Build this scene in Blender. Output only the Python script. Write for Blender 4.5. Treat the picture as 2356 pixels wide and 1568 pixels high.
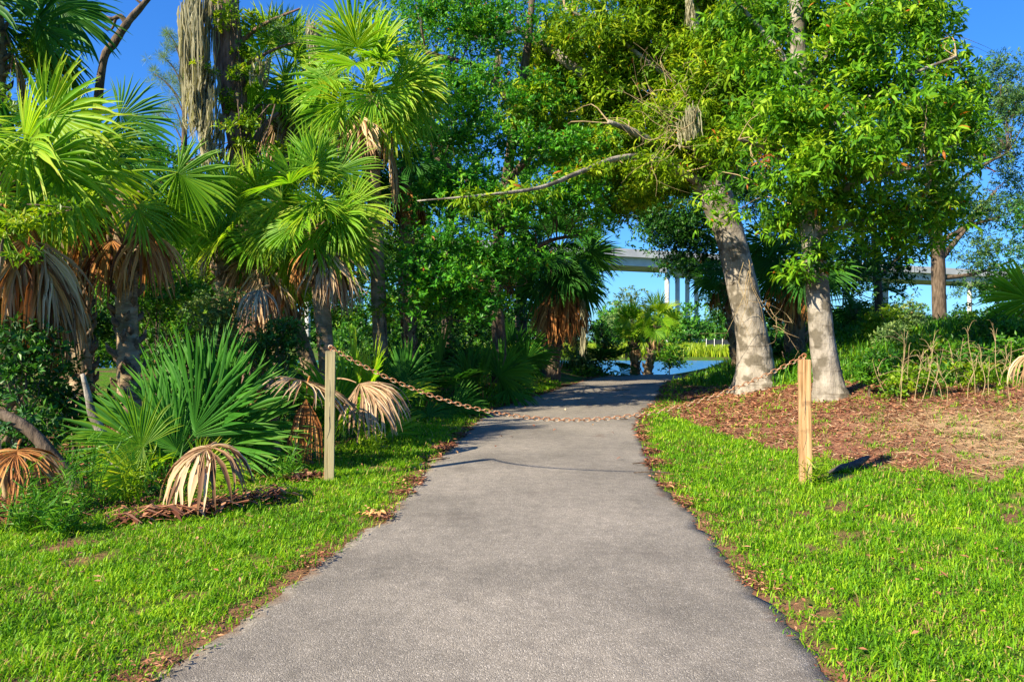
import bpy, math, random
import numpy as np
from mathutils import Vector, Matrix
R = math.radians
scn = bpy.context.scene
for o in list(bpy.data.objects): bpy.data.objects.remove(o)

# ------------------------------------------------------------------ camera
F = 1700.0; CX, CY = 1178.0, 784.0; EYE = 1.25      # focal length in pixels of a 2356-px wide frame
cam = bpy.data.objects.new('camera', bpy.data.cameras.new('camera'))
scn.collection.objects.link(cam); scn.camera = cam
cam.location = (0, 0, EYE); cam.rotation_euler = (R(90), 0, 0)
cam.data.sensor_width = 36; cam.data.lens = 36*F/2356; cam.data.clip_start = 0.05; cam.data.clip_end = 6000
# ------------------------------------------------------------------ light
LD = Vector((1.36, 1.06, -1.13)).normalized()
ELEV = math.asin(-LD.z)
sun = bpy.data.objects.new('sun', bpy.data.lights.new('sun', 'SUN'))
scn.collection.objects.link(sun)
sun.data.energy = 5.0; sun.data.angle = R(0.5); sun.data.color = (1.0, 0.87, 0.64)
sun.rotation_euler = LD.to_track_quat('-Z', 'Y').to_euler(); sun.location = (-20, -16, 20)
w = bpy.data.worlds.new('World'); scn.world = w; w.use_nodes = True
nt = w.node_tree; nt.nodes.clear()
sky = nt.nodes.new('ShaderNodeTexSky'); sky.sky_type = 'NISHITA'; sky.sun_disc = False
sky.sun_elevation = ELEV; sky.sun_rotation = math.atan2(-LD.x, -LD.y)
sky.altitude = 0; sky.air_density = 1.0; sky.dust_density = 0.3; sky.ozone_density = 2.0
hs = nt.nodes.new('ShaderNodeHueSaturation'); hs.inputs['Saturation'].default_value = 1.42
tn = nt.nodes.new('ShaderNodeMix'); tn.data_type = 'RGBA'; tn.blend_type = 'MULTIPLY'; tn.inputs[0].default_value = 1; tn.inputs[7].default_value = (.30, .63, 1.10, 1)
bg = nt.nodes.new('ShaderNodeBackground'); bg.inputs['Strength'].default_value = 0.122
wo = nt.nodes.new('ShaderNodeOutputWorld')
gm_ = nt.nodes.new('ShaderNodeGamma'); gm_.inputs[1].default_value = .72; nt.links.new(sky.outputs[0], gm_.inputs[0]); nt.links.new(gm_.outputs[0], hs.inputs['Color']); nt.links.new(hs.outputs[0], tn.inputs[6]); nt.links.new(tn.outputs[2], bg.inputs[0]); nt.links.new(bg.outputs[0], wo.inputs[0])
scn.view_settings.view_transform = 'Standard'; scn.view_settings.look = 'None'
scn.view_settings.exposure = 1.4; scn.view_settings.gamma = 1.0
scn.cycles.max_bounces = 6; scn.cycles.transmission_bounces = 4; scn.cycles.diffuse_bounces = 3
scn.cycles.use_denoising = True

# ------------------------------------------------------------------ helpers
rng = np.random.default_rng(7)
def ss(t):
    t = np.clip(t, 0, 1); return t*t*(3-2*t)
def nz(x, y, s=1.0, k=0.0):
    x = np.asarray(x, float)*s; y = np.asarray(y, float)*s
    return (np.sin(1.7*x+2.3*y+k)+np.sin(-2.9*x+1.3*y+1.7*k+1)+np.sin(3.7*x+4.1*y+2.3*k+2)+np.sin(5.3*x-6.1*y+k*3.1))/4
PLD = np.array([(340,1568),(470,1490),(600,1400),(700,1322),(800,1245),(885,1200),(925,1150),(958,1112),(988,1072),(1045,1020),(1085,980),(1130,942),(1200,920),(1270,900),(1340,878),(1385,866)], float)
PRD = np.array([(1910,1568),(1850,1490),(1785,1400),(1700,1322),(1640,1245),(1605,1190),(1545,1140),(1505,1095),(1490,1045),(1468,990),(1478,950),(1512,925),(1520,900),(1535,880),(1610,866)], float)
def zp(y): return 0.2*ss((np.asarray(y, float)-12)/8) - 1.5*ss((np.asarray(y, float)-22.5)/11)
def unproj(px, py):
    d = EYE*F/(py-CY)
    for _ in range(30): d = 0.5*d+0.5*(EYE-float(0.2*ss((d-12)/8)))*F/(py-CY)
    return ((px-CX)/F*d, d)
PL = [(-1.35, -60), (-1.35, 1.5)]+[unproj(*p) for p in PLD]+[(4.6, 25.5), (9.5, 29)]
PR = [(1.15, -60), (1.15, 1.5)]+[unproj(*p) for p in PRD]+[(7.2, 24.2), (12, 27.5)]
PL = np.array(PL); PR = np.array(PR)
def xl(y): return np.interp(y, PL[:, 1], PL[:, 0])
def xr(y): return np.interp(y, PR[:, 1], PR[:, 0])
ML = np.array([(2.2, 30), (2.6, 13.5), (2.75, 9.4), (3.0, 7.8), (3.5, 6.9), (4.6, 6.45), (8, 6.2), (30, 6.0)])
MU = np.array([(2.2, 24), (3.5, 20.5), (4.6, 17), (5.7, 12.6), (6.5, 11), (7.5, 10.4), (9, 10), (30, 9.6)])
def mulch(x, y):
    n = 0.35*nz(x, y, 2.3, 1)+0.22*nz(x, y, 6, 3)+.14*nz(x, y, 13, 2)
    a = ss((y-np.interp(x, ML[:, 0], ML[:, 1])+n)/0.7+0.5)
    b = ss((np.interp(x, MU[:, 0], MU[:, 1])-y+2*n)/0.8+0.5)
    c = ss((x-xr(y)-0.25+n)/0.3+0.5)
    return a*b*c
def bare_(x, y):
    b = ss((nz(x, y, 1.5, 11)+.6*nz(x, y, 4.3, 2)-.50)/.25)*.9
    hf = .45*nz(x, y, 9.3, 4)+.3*nz(x, y, 21, 7)
    return np.where((x > 2.0) & (y < 6.8), np.maximum(b, ss((nz(x, y, 1.7, 4)+.5*nz(x, y, 5.1, 4)+hf-.30)/.45)*.9), b)
def H(x, y):
    x = np.asarray(x, float); y = np.asarray(y, float)
    e = xr(np.clip(y, 0, 24))
    z = zp(y)
    fall = 1-ss((y-24)/11)
    z = z+0.42*ss((x-e-0.6)/3.2)*ss((y-5.2)/5)*fall
    z = z+1.0*ss((x-4.2)/6)*ss((y-7)/8)*fall
    z = z+0.22*ss((xl(np.clip(y, 0, 24))-x-0.2)/1.2)*ss((y-15)/4)*fall
    z = z+0.02*nz(x, y, 1.1)*ss((np.abs(x-0.5*(xl(y)+xr(y)))-1.5)/1)
    z = z+1.0*ss((y-82)/7)+0.9*ss((y-92)/60)
    return z
def P(xd, yd, d): return np.array([(xd-CX)/F*d, d, EYE-(yd-CY)/F*d])
def G(xd, d):                                       # point of the ground
    x = (xd-CX)/F*d; return np.array([x, d, float(H(x, d))])

def link(o, parent=None):
    scn.collection.objects.link(o)
    if parent is not None: o.parent = parent
    return o
def tag(o, label=None, cat=None, group=None, kind=None):
    if label: o['label'] = label
    if cat: o['category'] = cat
    if group: o['group'] = group
    if kind: o['kind'] = kind
    return o
def empty(name, loc, label, cat, group=None, rz=0):
    e = bpy.data.objects.new(name, None); e.location = [float(v) for v in loc]; e.rotation_euler = (0, 0, rz)
    e.empty_display_size = 0.1
    link(e); return tag(e, label, cat, group)

class MB:
    """collects vertices, faces, a colour value per vertex and a material slot per face"""
    def __init__(s): s.v = []; s.c = []; s.f3 = []; s.f4 = []; s.m3 = []; s.m4 = []; s.n = 0
    def add(s, v, tri=None, quad=None, c=0.5, mat=0):
        v = np.asarray(v, float).reshape(-1, 3); k = len(v)
        s.v.append(v); s.c.append(np.broadcast_to(np.asarray(c, float), (k,)).copy())
        if tri is not None and len(tri): s.f3.append(np.asarray(tri)+s.n); s.m3.append(np.full(len(tri), mat))
        if quad is not None and len(quad): s.f4.append(np.asarray(quad)+s.n); s.m4.append(np.full(len(quad), mat))
        s.n += k
    def mesh(s, name, mats, smooth=False):
        me = bpy.data.meshes.new(name)
        V = np.concatenate(s.v) if s.v else np.zeros((0, 3)); Cc = np.concatenate(s.c) if s.c else np.zeros(0)
        f3 = np.concatenate(s.f3) if s.f3 else np.zeros((0, 3), int); f4 = np.concatenate(s.f4) if s.f4 else np.zeros((0, 4), int)
        m = np.concatenate(s.m3+s.m4) if (s.m3 or s.m4) else np.zeros(0)
        me.vertices.add(len(V)); me.vertices.foreach_set('co', V.astype(np.float32).ravel())
        L = np.concatenate([f3.ravel(), f4.ravel()]).astype(np.int32)
        me.loops.add(len(L)); me.loops.foreach_set('vertex_index', L)
        n3, n4 = len(f3), len(f4)
        me.polygons.add(n3+n4)
        st = np.concatenate([np.arange(n3)*3, n3*3+np.arange(n4)*4]).astype(np.int32)
        me.polygons.foreach_set('loop_start', st)
        me.polygons.foreach_set('material_index', m.astype(np.int32))
        me.update(calc_edges=True)
        a = me.attributes.new('v', 'FLOAT', 'POINT'); a.data.foreach_set('value', Cc.astype(np.float32))
        for k in (mats if isinstance(mats, (list, tuple)) else [mats]): me.materials.append(k)
        me.polygons.foreach_set('use_smooth', np.full(n3+n4, smooth)); me.update()
        return me
    def obj(s, name, mats, parent=None, smooth=False, local=None):
        if local is not None and s.v:
            for k in range(len(s.v)): s.v[k] = s.v[k]-np.asarray(local, float)
        o = bpy.data.objects.new(name, s.mesh(name, mats, smooth)); link(o, parent)
        if local is not None and parent is None: o.location = [float(q) for q in local]
        return o

def spline(pts, rad, n=6):
    pts = np.asarray(pts, float); rad = np.asarray(rad, float)
    if len(pts) < 3: 
        t = np.linspace(0, 1, n+1)[:, None]; return pts[0]*(1-t)+pts[1]*t, rad[0]*(1-t[:, 0])+rad[1]*t[:, 0]
    p = np.vstack([2*pts[0]-pts[1], pts, 2*pts[-1]-pts[-2]]); out = []; ro = []
    for i in range(1, len(p)-2):
        for t in np.linspace(0, 1, n, endpoint=False):
            out.append(0.5*((2*p[i])+(-p[i-1]+p[i+1])*t+(2*p[i-1]-5*p[i]+4*p[i+1]-p[i+2])*t*t+(-p[i-1]+3*p[i]-3*p[i+1]+p[i+2])*t**3))
            ro.append(rad[i-1]*(1-t)+rad[i]*t)
    out.append(pts[-1]); ro.append(rad[-1]); return np.array(out), np.array(ro)
def tube(mb, pts, rad, seg=8, n=6, c=0.5, mat=0, bump=0.0, lobes=0, cap=True, flare_n=0):
    P_, r_ = spline(pts, rad, n); K = len(P_)
    T = np.gradient(P_, axis=0); T /= np.linalg.norm(T, axis=1)[:, None]+1e-9
    ref = np.array([0.3, 1, 0.1]) if abs(T[0][2]) > 0.7 else np.array([0, 0, 1.0])
    A = np.cross(T, ref); A /= np.linalg.norm(A, axis=1)[:, None]+1e-9; B = np.cross(T, A)
    th = np.linspace(0, 2*np.pi, seg, endpoint=False); ph = rng.uniform(0, 6)
    k = np.arange(K)[:, None]
    rr = r_[:, None]*(1+bump*(0.6*np.sin(2*th+k*0.5+ph)+0.5*np.sin(3*th-k*0.35+ph*2)+0.5*rng.normal(size=(K, seg))))
    if lobes: rr = rr*(1+lobes*np.clip(1-k/float(flare_n), 0, 1)**1.5*np.cos(5*th+ph))
    V = P_[:, None, :]+rr[..., None]*(np.cos(th)[None, :, None]*A[:, None, :]+np.sin(th)[None, :, None]*B[:, None, :])
    i = np.arange(K-1)[:, None]*seg; j = np.arange(seg)[None, :]; j2 = (j+1) % seg
    q = np.stack([i+j, i+j2, i+seg+j2, i+seg+j], -1).reshape(-1, 4)
    V = V.reshape(-1, 3); tri = None
    if cap:
        V = np.vstack([V, P_[-1:]+T[-1:]*r_[-1]*0.3]); b = (K-1)*seg
        tri = np.array([(b+a, b+(a+1) % seg, K*seg) for a in range(seg)])
    mb.add(V, tri, q, c, mat)
def unit(v): return v/(np.linalg.norm(v, axis=-1, keepdims=True)+1e-9)

def add_leaves(mb, pos, dr, nrm, L, W, c, mat=0, fold=0.35, curl=0.0):
    """lance-shaped leaves, folded along the midrib; all arrays of n"""
    n = len(pos); dr = unit(dr); side = unit(np.cross(dr, nrm)); up = unit(np.cross(side, dr))
    L = np.broadcast_to(L, (n,))[:, None]; W = np.broadcast_to(W, (n,))[:, None]
    m = pos+dr*L*0.42
    if curl == 0:
        V = np.stack([pos, m+side*W*0.5+up*W*fold*0.5, pos+dr*L, m-side*W*0.5+up*W*fold*0.5], 1)
        b = np.arange(n)[:, None]*4
        t = np.concatenate([b+[0, 1, 2], b+[0, 2, 3]])
        mb.add(V.reshape(-1, 3), t, None, np.repeat(c, 4), mat)
    else:
        V = np.stack([pos, pos+dr*L*0.3+side*W*.45+up*W*fold*.5, pos+dr*L*0.3-side*W*.45+up*W*fold*.5,
                      pos+dr*L*0.66+side*W*.4+up*W*fold*.4-up*L*curl*.25, pos+dr*L*0.66-side*W*.4+up*W*fold*.4-up*L*curl*.25, pos+dr*L-up*L*curl*.8], 1)
        b = np.arange(n)[:, None]*6
        mb.add(V.reshape(-1, 3), np.concatenate([b+[0, 1, 2], b+[3, 5, 4]]), b+[1, 3, 4, 2], np.repeat(c, 6), mat)

def foliage(mb, blobs, L, W, lai=3.0, clump=0.35, per_whorl=6, flat=0.55, droop=0.35, spread=1.0, mat=0, shell=0.5, cvar=0.28, curl=0.0, whorls=7, ret=None, maxn=90000):
    """leaf whorls on twig ends, gathered in layered clumps that fill a set of ellipsoids (centre, radii)"""
    Cn = np.array([b[0] for b in blobs], float); Rr = np.array([b[1] for b in blobs], float)
    area = np.pi*Rr[:, 0]*Rr[:, 2]; la = 0.55*L*W
    n_leaf = min(int(area.sum()*lai/la), maxn); n_cl = max(3, n_leaf//(per_whorl*whorls))
    bi = rng.choice(len(blobs), n_cl, p=area/area.sum())
    u = unit(rng.normal(size=(n_cl, 3))); r = rng.uniform(0, 1, n_cl)**shell
    cc = Cn[bi]+u*r[:, None]*Rr[bi]
    if ret is not None: ret.append(cc)
    nw = n_cl*whorls; ci = np.repeat(np.arange(n_cl), whorls)
    off = unit(rng.normal(size=(nw, 3)))*(rng.uniform(0.1, 1, nw)**0.6)[:, None]*clump*rng.uniform(.6, 1.3, n_cl)[ci][:, None]
    off[:, 2] *= flat; off[:, 2] -= 0.25*np.linalg.norm(off[:, :2], axis=1)**2/clump
    wc = cc[ci]+off
    ax = unit(unit(off)*[1, 1, .5]+[0, 0, .55]+0.45*rng.normal(size=(nw, 3)))
    n = nw*per_whorl; wi = np.repeat(np.arange(nw), per_whorl)
    rnd = rng.normal(size=(n, 3)); perp = unit(np.cross(ax[wi], rnd)); th = rng.uniform(0.5, 1.35, n)*spread
    dr = unit(ax[wi]*np.cos(th)[:, None]+perp*np.sin(th)[:, None]+np.array([0, 0, -1])*droop*rng.uniform(.2, 1.4, n)[:, None])
    nrm = unit(ax[wi]+0.35*rng.normal(size=(n, 3))+[0, 0, .4])
    pos = wc[wi]+perp*0.12*L+ax[wi]*(rng.uniform(-.4, .4, n)*L)[:, None]
    sc = rng.uniform(.65, 1.25, n)
    c = np.clip(0.5+cvar*(0.55*rng.normal(size=n)+0.8*rng.normal(size=n_cl)[ci][wi]), 0.02, 0.9)
    dead = rng.uniform(size=n) < 0.006; c[dead] = 0.98
    add_leaves(mb, pos, dr, nrm, L*sc, W*sc, c, mat, curl=curl)
    return cc

def twigs(mb, starts, cc, k, r0, mat, seg=4):
    """curved twigs from the nearest start point to k of the clump centres"""
    starts = np.asarray(starts)
    idx = rng.permutation(len(cc))[:k]
    for i in idx:
        e = cc[i]; dd = np.linalg.norm(starts-e, axis=1)+0.8*np.maximum(0, starts[:, 2]-e[2]); s = starts[dd.argmin()]
        L_ = np.linalg.norm(e-s)
        if L_ < 0.1: continue
        m1 = s+(e-s)*.33+rng.normal(size=3)*L_*.09+[0, 0, L_*.06]; m2 = s+(e-s)*.7+rng.normal(size=3)*L_*.08+[0, 0, L_*.05]
        a = r0*min(1.5, .4+L_*.35)
        tube(mb, [s, m1, m2, e], [a, a*.7, a*.42, a*.15], seg, 3, rng.uniform(.3, .7), mat, cap=False)

# ------------------------------------------------------------------ materials
def newmat(name):
    m = bpy.data.materials.new(name); m.use_nodes = True; t = m.node_tree; t.nodes.clear()
    o = t.nodes.new('ShaderNodeOutputMaterial'); return m, t, o
def N(t, ty, **kw):
    n = t.nodes.new(ty)
    for k, v in kw.items():
        if k[0] == '_': setattr(n, k[1:], v)
        else:
            key = k.replace('__', ' '); n.inputs[key].default_value = v
    return n
def ramp(t, src, stops, mode='LINEAR'):
    r = t.nodes.new('ShaderNodeValToRGB'); e = r.color_ramp.elements; r.color_ramp.interpolation = mode
    e[0].position, e[0].color = stops[0][0], (*stops[0][1], 1); e[1].position, e[1].color = stops[-1][0], (*stops[-1][1], 1)
    for p, c in stops[1:-1]:
        x = e.new(p); x.color = (*c, 1)
    t.links.new(src, r.inputs[0]); return r.outputs[0]
def leafmat(name, stops, trans=0.35, rough=0.45, spec=0.35, tgain=(1.25, 1.2, .6)):
    m, t, o = newmat(name); at = N(t, 'ShaderNodeAttribute', _attribute_name='v')
    geo = N(t, 'ShaderNodeNewGeometry'); no = N(t, 'ShaderNodeTexNoise', Scale=0.9, Detail=2.0)
    t.links.new(geo.outputs['Position'], no.inputs['Vector'])
    ad = N(t, 'ShaderNodeMath', _operation='MULTIPLY_ADD'); ad.inputs[1].default_value = 0.45; 
    t.links.new(no.outputs['Fac'], ad.inputs[0])
    sb = N(t, 'ShaderNodeMath', _operation='SUBTRACT'); t.links.new(at.outputs['Fac'], sb.inputs[0]); sb.inputs[1].default_value = 0.225
    t.links.new(sb.outputs[0], ad.inputs[2])
    gt = N(t, 'ShaderNodeMath', _operation='GREATER_THAN'); t.links.new(at.outputs['Fac'], gt.inputs[0]); gt.inputs[1].default_value = 0.93
    mn = N(t, 'ShaderNodeMath', _operation='MINIMUM'); t.links.new(ad.outputs[0], mn.inputs[0]); mn.inputs[1].default_value = 0.88
    mx = N(t, 'ShaderNodeMath', _operation='MAXIMUM'); t.links.new(mn.outputs[0], mx.inputs[0]); t.links.new(gt.outputs[0], mx.inputs[1])
    col = ramp(t, mx.outputs[0], stops)
    pb = N(t, 'ShaderNodeBsdfPrincipled', Roughness=rough); pb.inputs['Specular IOR Level'].default_value = spec
    t.links.new(col, pb.inputs['Base Color'])
    tr = N(t, 'ShaderNodeBsdfTranslucent'); mu = N(t, 'ShaderNodeMix', _data_type='RGBA', _blend_type='MULTIPLY'); mu.inputs[0].default_value = 1
    t.links.new(col, mu.inputs[6]); mu.inputs[7].default_value = (*tgain, 1); t.links.new(mu.outputs[2], tr.inputs[0])
    mi = N(t, 'ShaderNodeMixShader'); mi.inputs[0].default_value = trans
    t.links.new(pb.outputs[0], mi.inputs[1]); t.links.new(tr.outputs[0], mi.inputs[2]); t.links.new(mi.outputs[0], o.inputs[0]); return m
ORNG = (.42, .13, .02)
M = {}
M['yellow'] = leafmat('yellow_green_leaf', [(0, (.030, .085, .006)), (.4, (.125, .26, .008)), (.75, (.26, .40, .010)), (.93, (.40, .46, .02)), (1, ORNG)], .42, .55, .2)
M['lance'] = leafmat('lance_leaf', [(0, (.016, .07, .006)), (.4, (.075, .23, .008)), (.75, (.18, .38, .012)), (.93, (.32, .45, .02)), (1, ORNG)], .4, .55, .2)
M['oak'] = leafmat('oak_leaf', [(0, (.014, .075, .008)), (.4, (.045, .235, .012)), (.75, (.11, .36, .014)), (.93, (.22, .42, .02)), (1, ORNG)], .35)
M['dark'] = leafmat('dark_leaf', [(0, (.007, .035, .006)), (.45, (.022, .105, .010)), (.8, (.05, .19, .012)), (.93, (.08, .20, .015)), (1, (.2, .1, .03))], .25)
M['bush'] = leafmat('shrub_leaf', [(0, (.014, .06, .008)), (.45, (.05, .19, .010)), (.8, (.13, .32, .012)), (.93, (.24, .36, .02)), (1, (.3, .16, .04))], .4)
M['pale'] = leafmat('pale_leaf', [(0, (.04, .09, .035)), (.45, (.12, .22, .07)), (.8, (.22, .34, .09)), (.93, (.3, .38, .1)), (1, (.3, .2, .1))], .4)
M['vine'] = leafmat('vine_leaf', [(0, (.05, .14, .006)), (.45, (.15, .30, .008)), (.8, (.27, .40, .01)), (.93, (.38, .40, .02)), (1, ORNG)], .45)
M['needle'] = leafmat('needle_leaf', [(0, (.02, .06, .02)), (.45, (.05, .14, .03)), (.8, (.12, .24, .05)), (.93, (.2, .28, .06)), (1, (.3, .2, .08))], .3)
M['far'] = leafmat('far_leaf', [(0, (.015, .08, .012)), (.45, (.055, .22, .02)), (.8, (.12, .33, .03)), (.93, (.16, .3, .04)), (1, (.2, .22, .05))], .3)
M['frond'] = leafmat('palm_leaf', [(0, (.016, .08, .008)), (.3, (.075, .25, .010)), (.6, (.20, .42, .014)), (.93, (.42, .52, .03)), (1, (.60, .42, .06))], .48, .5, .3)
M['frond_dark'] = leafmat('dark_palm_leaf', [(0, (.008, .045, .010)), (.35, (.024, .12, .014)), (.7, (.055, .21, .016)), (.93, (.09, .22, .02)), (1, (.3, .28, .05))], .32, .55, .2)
M['dead'] = leafmat('dead_palm_leaf', [(0, (.10, .045, .02)), (.35, (.27, .15, .075)), (.7, (.50, .34, .19)), (.93, (.68, .52, .34)), (1, (.5, .4, .1))], .2, .6, .2, (1, .9, .7))
M['rust_dead'] = leafmat('brown_palm_leaf', [(0, (.08, .025, .008)), (.35, (.28, .10, .025)), (.7, (.50, .22, .06)), (.93, (.62, .36, .14)), (1, (.5, .4, .1))], .25, .6, .2, (1, .9, .7))
M['grass'] = leafmat('grass_blade', [(0, (.035, .10, .005)), (.35, (.105, .29, .007)), (.65, (.215, .43, .008)), (.93, (.38, .54, .02)), (1, (.45, .34, .12))], .42, .5, .25)
M['marsh'] = leafmat('marsh_blade', [(0, (.12, .22, .01)), (.45, (.22, .34, .012)), (.8, (.34, .42, .02)), (.93, (.4, .42, .04)), (1, (.45, .4, .15))], .35)
M['litter'] = leafmat('litter_leaf', [(0, (.05, .02, .012)), (.3, (.17, .062, .035)), (.55, (.33, .14, .075)), (.8, (.47, .25, .14)), (1, (.58, .32, .12))], .1, .7, .2, (1, .9, .7))
M['straw'] = leafmat('straw', [(0, (.12, .065, .04)), (.35, (.30, .18, .10)), (.7, (.50, .35, .20)), (.93, (.66, .50, .30)), (1, (.7, .58, .34))], .1, .7, .2, (1, .9, .7))
M['moss'] = leafmat('spanish_moss_fibre', [(0, (.12, .115, .075)), (.45, (.30, .285, .19)), (.8, (.43, .41, .28)), (.93, (.46, .43, .3)), (1, (.5, .45, .3))], .35, .9, .1)

def pmat(name, stops, scale=(1, 1, 1), nscale=6, detail=8, rough=.85, bump=.4, bdist=.02, spec=.2, second=None, metal=0, rings=0):
    m, t, o = newmat(name)
    tc = N(t, 'ShaderNodeTexCoord'); mp = N(t, 'ShaderNodeMapping'); mp.inputs['Scale'].default_value = scale
    t.links.new(tc.outputs['Object'], mp.inputs[0])
    no = N(t, 'ShaderNodeTexNoise', Scale=nscale, Detail=detail, Roughness=.62); t.links.new(mp.outputs[0], no.inputs['Vector'])
    col = ramp(t, no.outputs['Fac'], stops)
    if second:                                      # blotches: (scale, lo, hi, colour)
        n2 = N(t, 'ShaderNodeTexNoise', Scale=second[0], Detail=5.0); t.links.new(tc.outputs['Object'], n2.inputs['Vector'])
        f = ramp(t, n2.outputs['Fac'], [(second[1], (0, 0, 0)), (second[2], (1, 1, 1))])
        mi = N(t, 'ShaderNodeMix', _data_type='RGBA'); t.links.new(f, mi.inputs[0]); t.links.new(col, mi.inputs[6]); mi.inputs[7].default_value = (*second[3], 1); col = mi.outputs[2]
    if rings:                                       # fine horizontal creases of smooth bark
        m2 = N(t, 'ShaderNodeMapping'); m2.inputs['Scale'].default_value = (.7, .7, 7); t.links.new(tc.outputs['Object'], m2.inputs[0])
        n5 = N(t, 'ShaderNodeTexNoise', Scale=2.2, Detail=7.0, Roughness=.7); t.links.new(m2.outputs[0], n5.inputs['Vector'])
        f5 = ramp(t, n5.outputs['Fac'], [(.36, (.55, .52, .48)), (.46, (1, 1, 1)), (.6, (1, 1, 1)), (.7, (1.15, 1.15, 1.12))])
        x5 = N(t, 'ShaderNodeMix', _data_type='RGBA', _blend_type='MULTIPLY'); x5.inputs[0].default_value = rings; t.links.new(col, x5.inputs[6]); t.links.new(f5, x5.inputs[7]); col = x5.outputs[2]
    pb = N(t, 'ShaderNodeBsdfPrincipled', Roughness=rough, Metallic=metal); pb.inputs['Specular IOR Level'].default_value = spec
    t.links.new(col, pb.inputs['Base Color'])
    bp = N(t, 'ShaderNodeBump', Strength=bump, Distance=bdist); t.links.new(no.outputs['Fac'], bp.inputs['Height']); t.links.new(bp.outputs[0], pb.inputs['Normal'])
    t.links.new(pb.outputs[0], o.inputs[0]); return m
M['bark_grey'] = pmat('smooth_grey_bark', [(.25, (.11, .095, .08)), (.45, (.25, .225, .19)), (.7, (.38, .345, .30))], (1, 1, .45), 6, 12, .9, 1, .06, second=(3.4, .50, .58, (.125, .11, .085)), rings=1.0)
M['bark_dark'] = pmat('dark_bark', [(.3, (.035, .025, .018)), (.55, (.12, .09, .065)), (.75, (.22, .17, .13))], (3, 3, .7), 6, 8, .9, .8, .03)
M['bark_red'] = pmat('reddish_bark', [(.3, (.06, .035, .025)), (.5, (.19, .11, .085)), (.72, (.32, .22, .18))], (3, 3, .6), 5, 8, .9, 1, .04)
M['palm_bark'] = pmat('palm_trunk_bark', [(.3, (.11, .075, .045)), (.45, (.27, .19, .115)), (.72, (.43, .34, .22))], (1, 1, 5), 4.5, 10, .9, 1, .04, second=(2.5, .52, .62, (.15, .13, .07)))
M['boot'] = pmat('palm_boot', [(.3, (.045, .03, .02)), (.5, (.15, .10, .065)), (.75, (.34, .25, .17))], (1, 1, 2), 9, 6, .9, .6, .02)
M['timber'] = pmat('weathered_timber', [(.30, (.12, .06, .025)), (.42, (.30, .17, .075)), (.52, (.42, .26, .13)), (.70, (.52, .38, .22))], (22, 22, .9), 2.4, 10, .85, .7, .008, second=(5.0, .58, .66, (.16, .10, .05)))
M['timber_pale'] = pmat('pale_timber', [(.30, (.20, .165, .08)), (.45, (.36, .30, .16)), (.72, (.48, .41, .24))], (22, 22, .9), 2.4, 10, .85, .6, .008, second=(3.0, .56, .66, (.24, .20, .12)))
M['rust'] = pmat('rusty_steel', [(.3, (.10, .035, .02)), (.46, (.30, .12, .05)), (.56, (.42, .25, .13)), (.66, (.55, .50, .43))], (1, 1, 1), 22, 6, .6, .4, .004, .4, metal=.25)
M['concrete'] = pmat('bridge_concrete', [(.3, (.42, .42, .42)), (.7, (.62, .61, .58))], (1, 1, 1), .25, 5, .9, .1, .02)
M['mud_log'] = pmat('dark_log_bark', [(.3, (.03, .025, .03)), (.7, (.13, .10, .09))], (2, 2, 2), 12, 6, .9, .6, .02)
M['twig'] = pmat('dry_twig', [(.3, (.22, .15, .08)), (.7, (.46, .36, .2))], (1, 1, 1), 8, 4, .85, .2, .01)
M['black'] = pmat('dark_panel', [(.3, (.015, .02, .025)), (.7, (.04, .05, .06))], (1, 1, 1), 2, 3, .6, .1, .01)

# ground
def ground_mat():
    m, t, o = newmat('ground_soil'); tc = N(t, 'ShaderNodeNewGeometry'); P0 = tc.outputs['Position']
    def noise(s, d=6.0, r=.6):
        n = N(t, 'ShaderNodeTexNoise', Scale=s, Detail=d, Roughness=r); t.links.new(P0, n.inputs['Vector']); return n.outputs['Fac']
    def mix(f, a, b):
        mi = N(t, 'ShaderNodeMix', _data_type='RGBA')
        (t.links.new(f, mi.inputs[0]) if not isinstance(f, float) else setattr(mi.inputs[0], 'default_value', f))
        t.links.new(a, mi.inputs[6]); t.links.new(b, mi.inputs[7]); return mi.outputs[2]
    fine = noise(38, 8, .75)
    soil = ramp(t, fine, [(.3, (.03, .02, .012)), (.5, (.085, .058, .03)), (.7, (.19, .13, .07))])
    green = ramp(t, noise(25, 8, .8), [(.3, (.02, .05, .006)), (.5, (.055, .14, .008)), (.7, (.12, .24, .012))])
    base = mix(ramp(t, noise(1.6, 5), [(.42, (0, 0, 0)), (.52, (1, 1, 1))]), soil, green)
    mulchc = ramp(t, noise(60, 10, .8), [(.28, (.06, .026, .018)), (.45, (.20, .088, .055)), (.58, (.33, .165, .10)), (.75, (.46, .28, .18))])
    straw = ramp(t, noise(55, 10, .8), [(.28, (.15, .09, .05)), (.5, (.40, .28, .15)), (.75, (.62, .48, .28))])
    at = N(t, 'ShaderNodeAttribute', _attribute_name='v'); a2 = N(t, 'ShaderNodeAttribute', _attribute_name='straw')
    mu = mix(a2.outputs['Fac'], mulchc, straw)
    col = mix(at.outputs['Fac'], base, mu)
    pb = N(t, 'ShaderNodeBsdfPrincipled', Roughness=.95); pb.inputs['Specular IOR Level'].default_value = .1
    t.links.new(col, pb.inputs['Base Color']); bp = N(t, 'ShaderNodeBump', Strength=.8, Distance=.03); t.links.new(fine, bp.inputs['Height']); t.links.new(bp.outputs[0], pb.inputs['Normal'])
    t.links.new(pb.outputs[0], o.inputs[0]); return m
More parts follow.
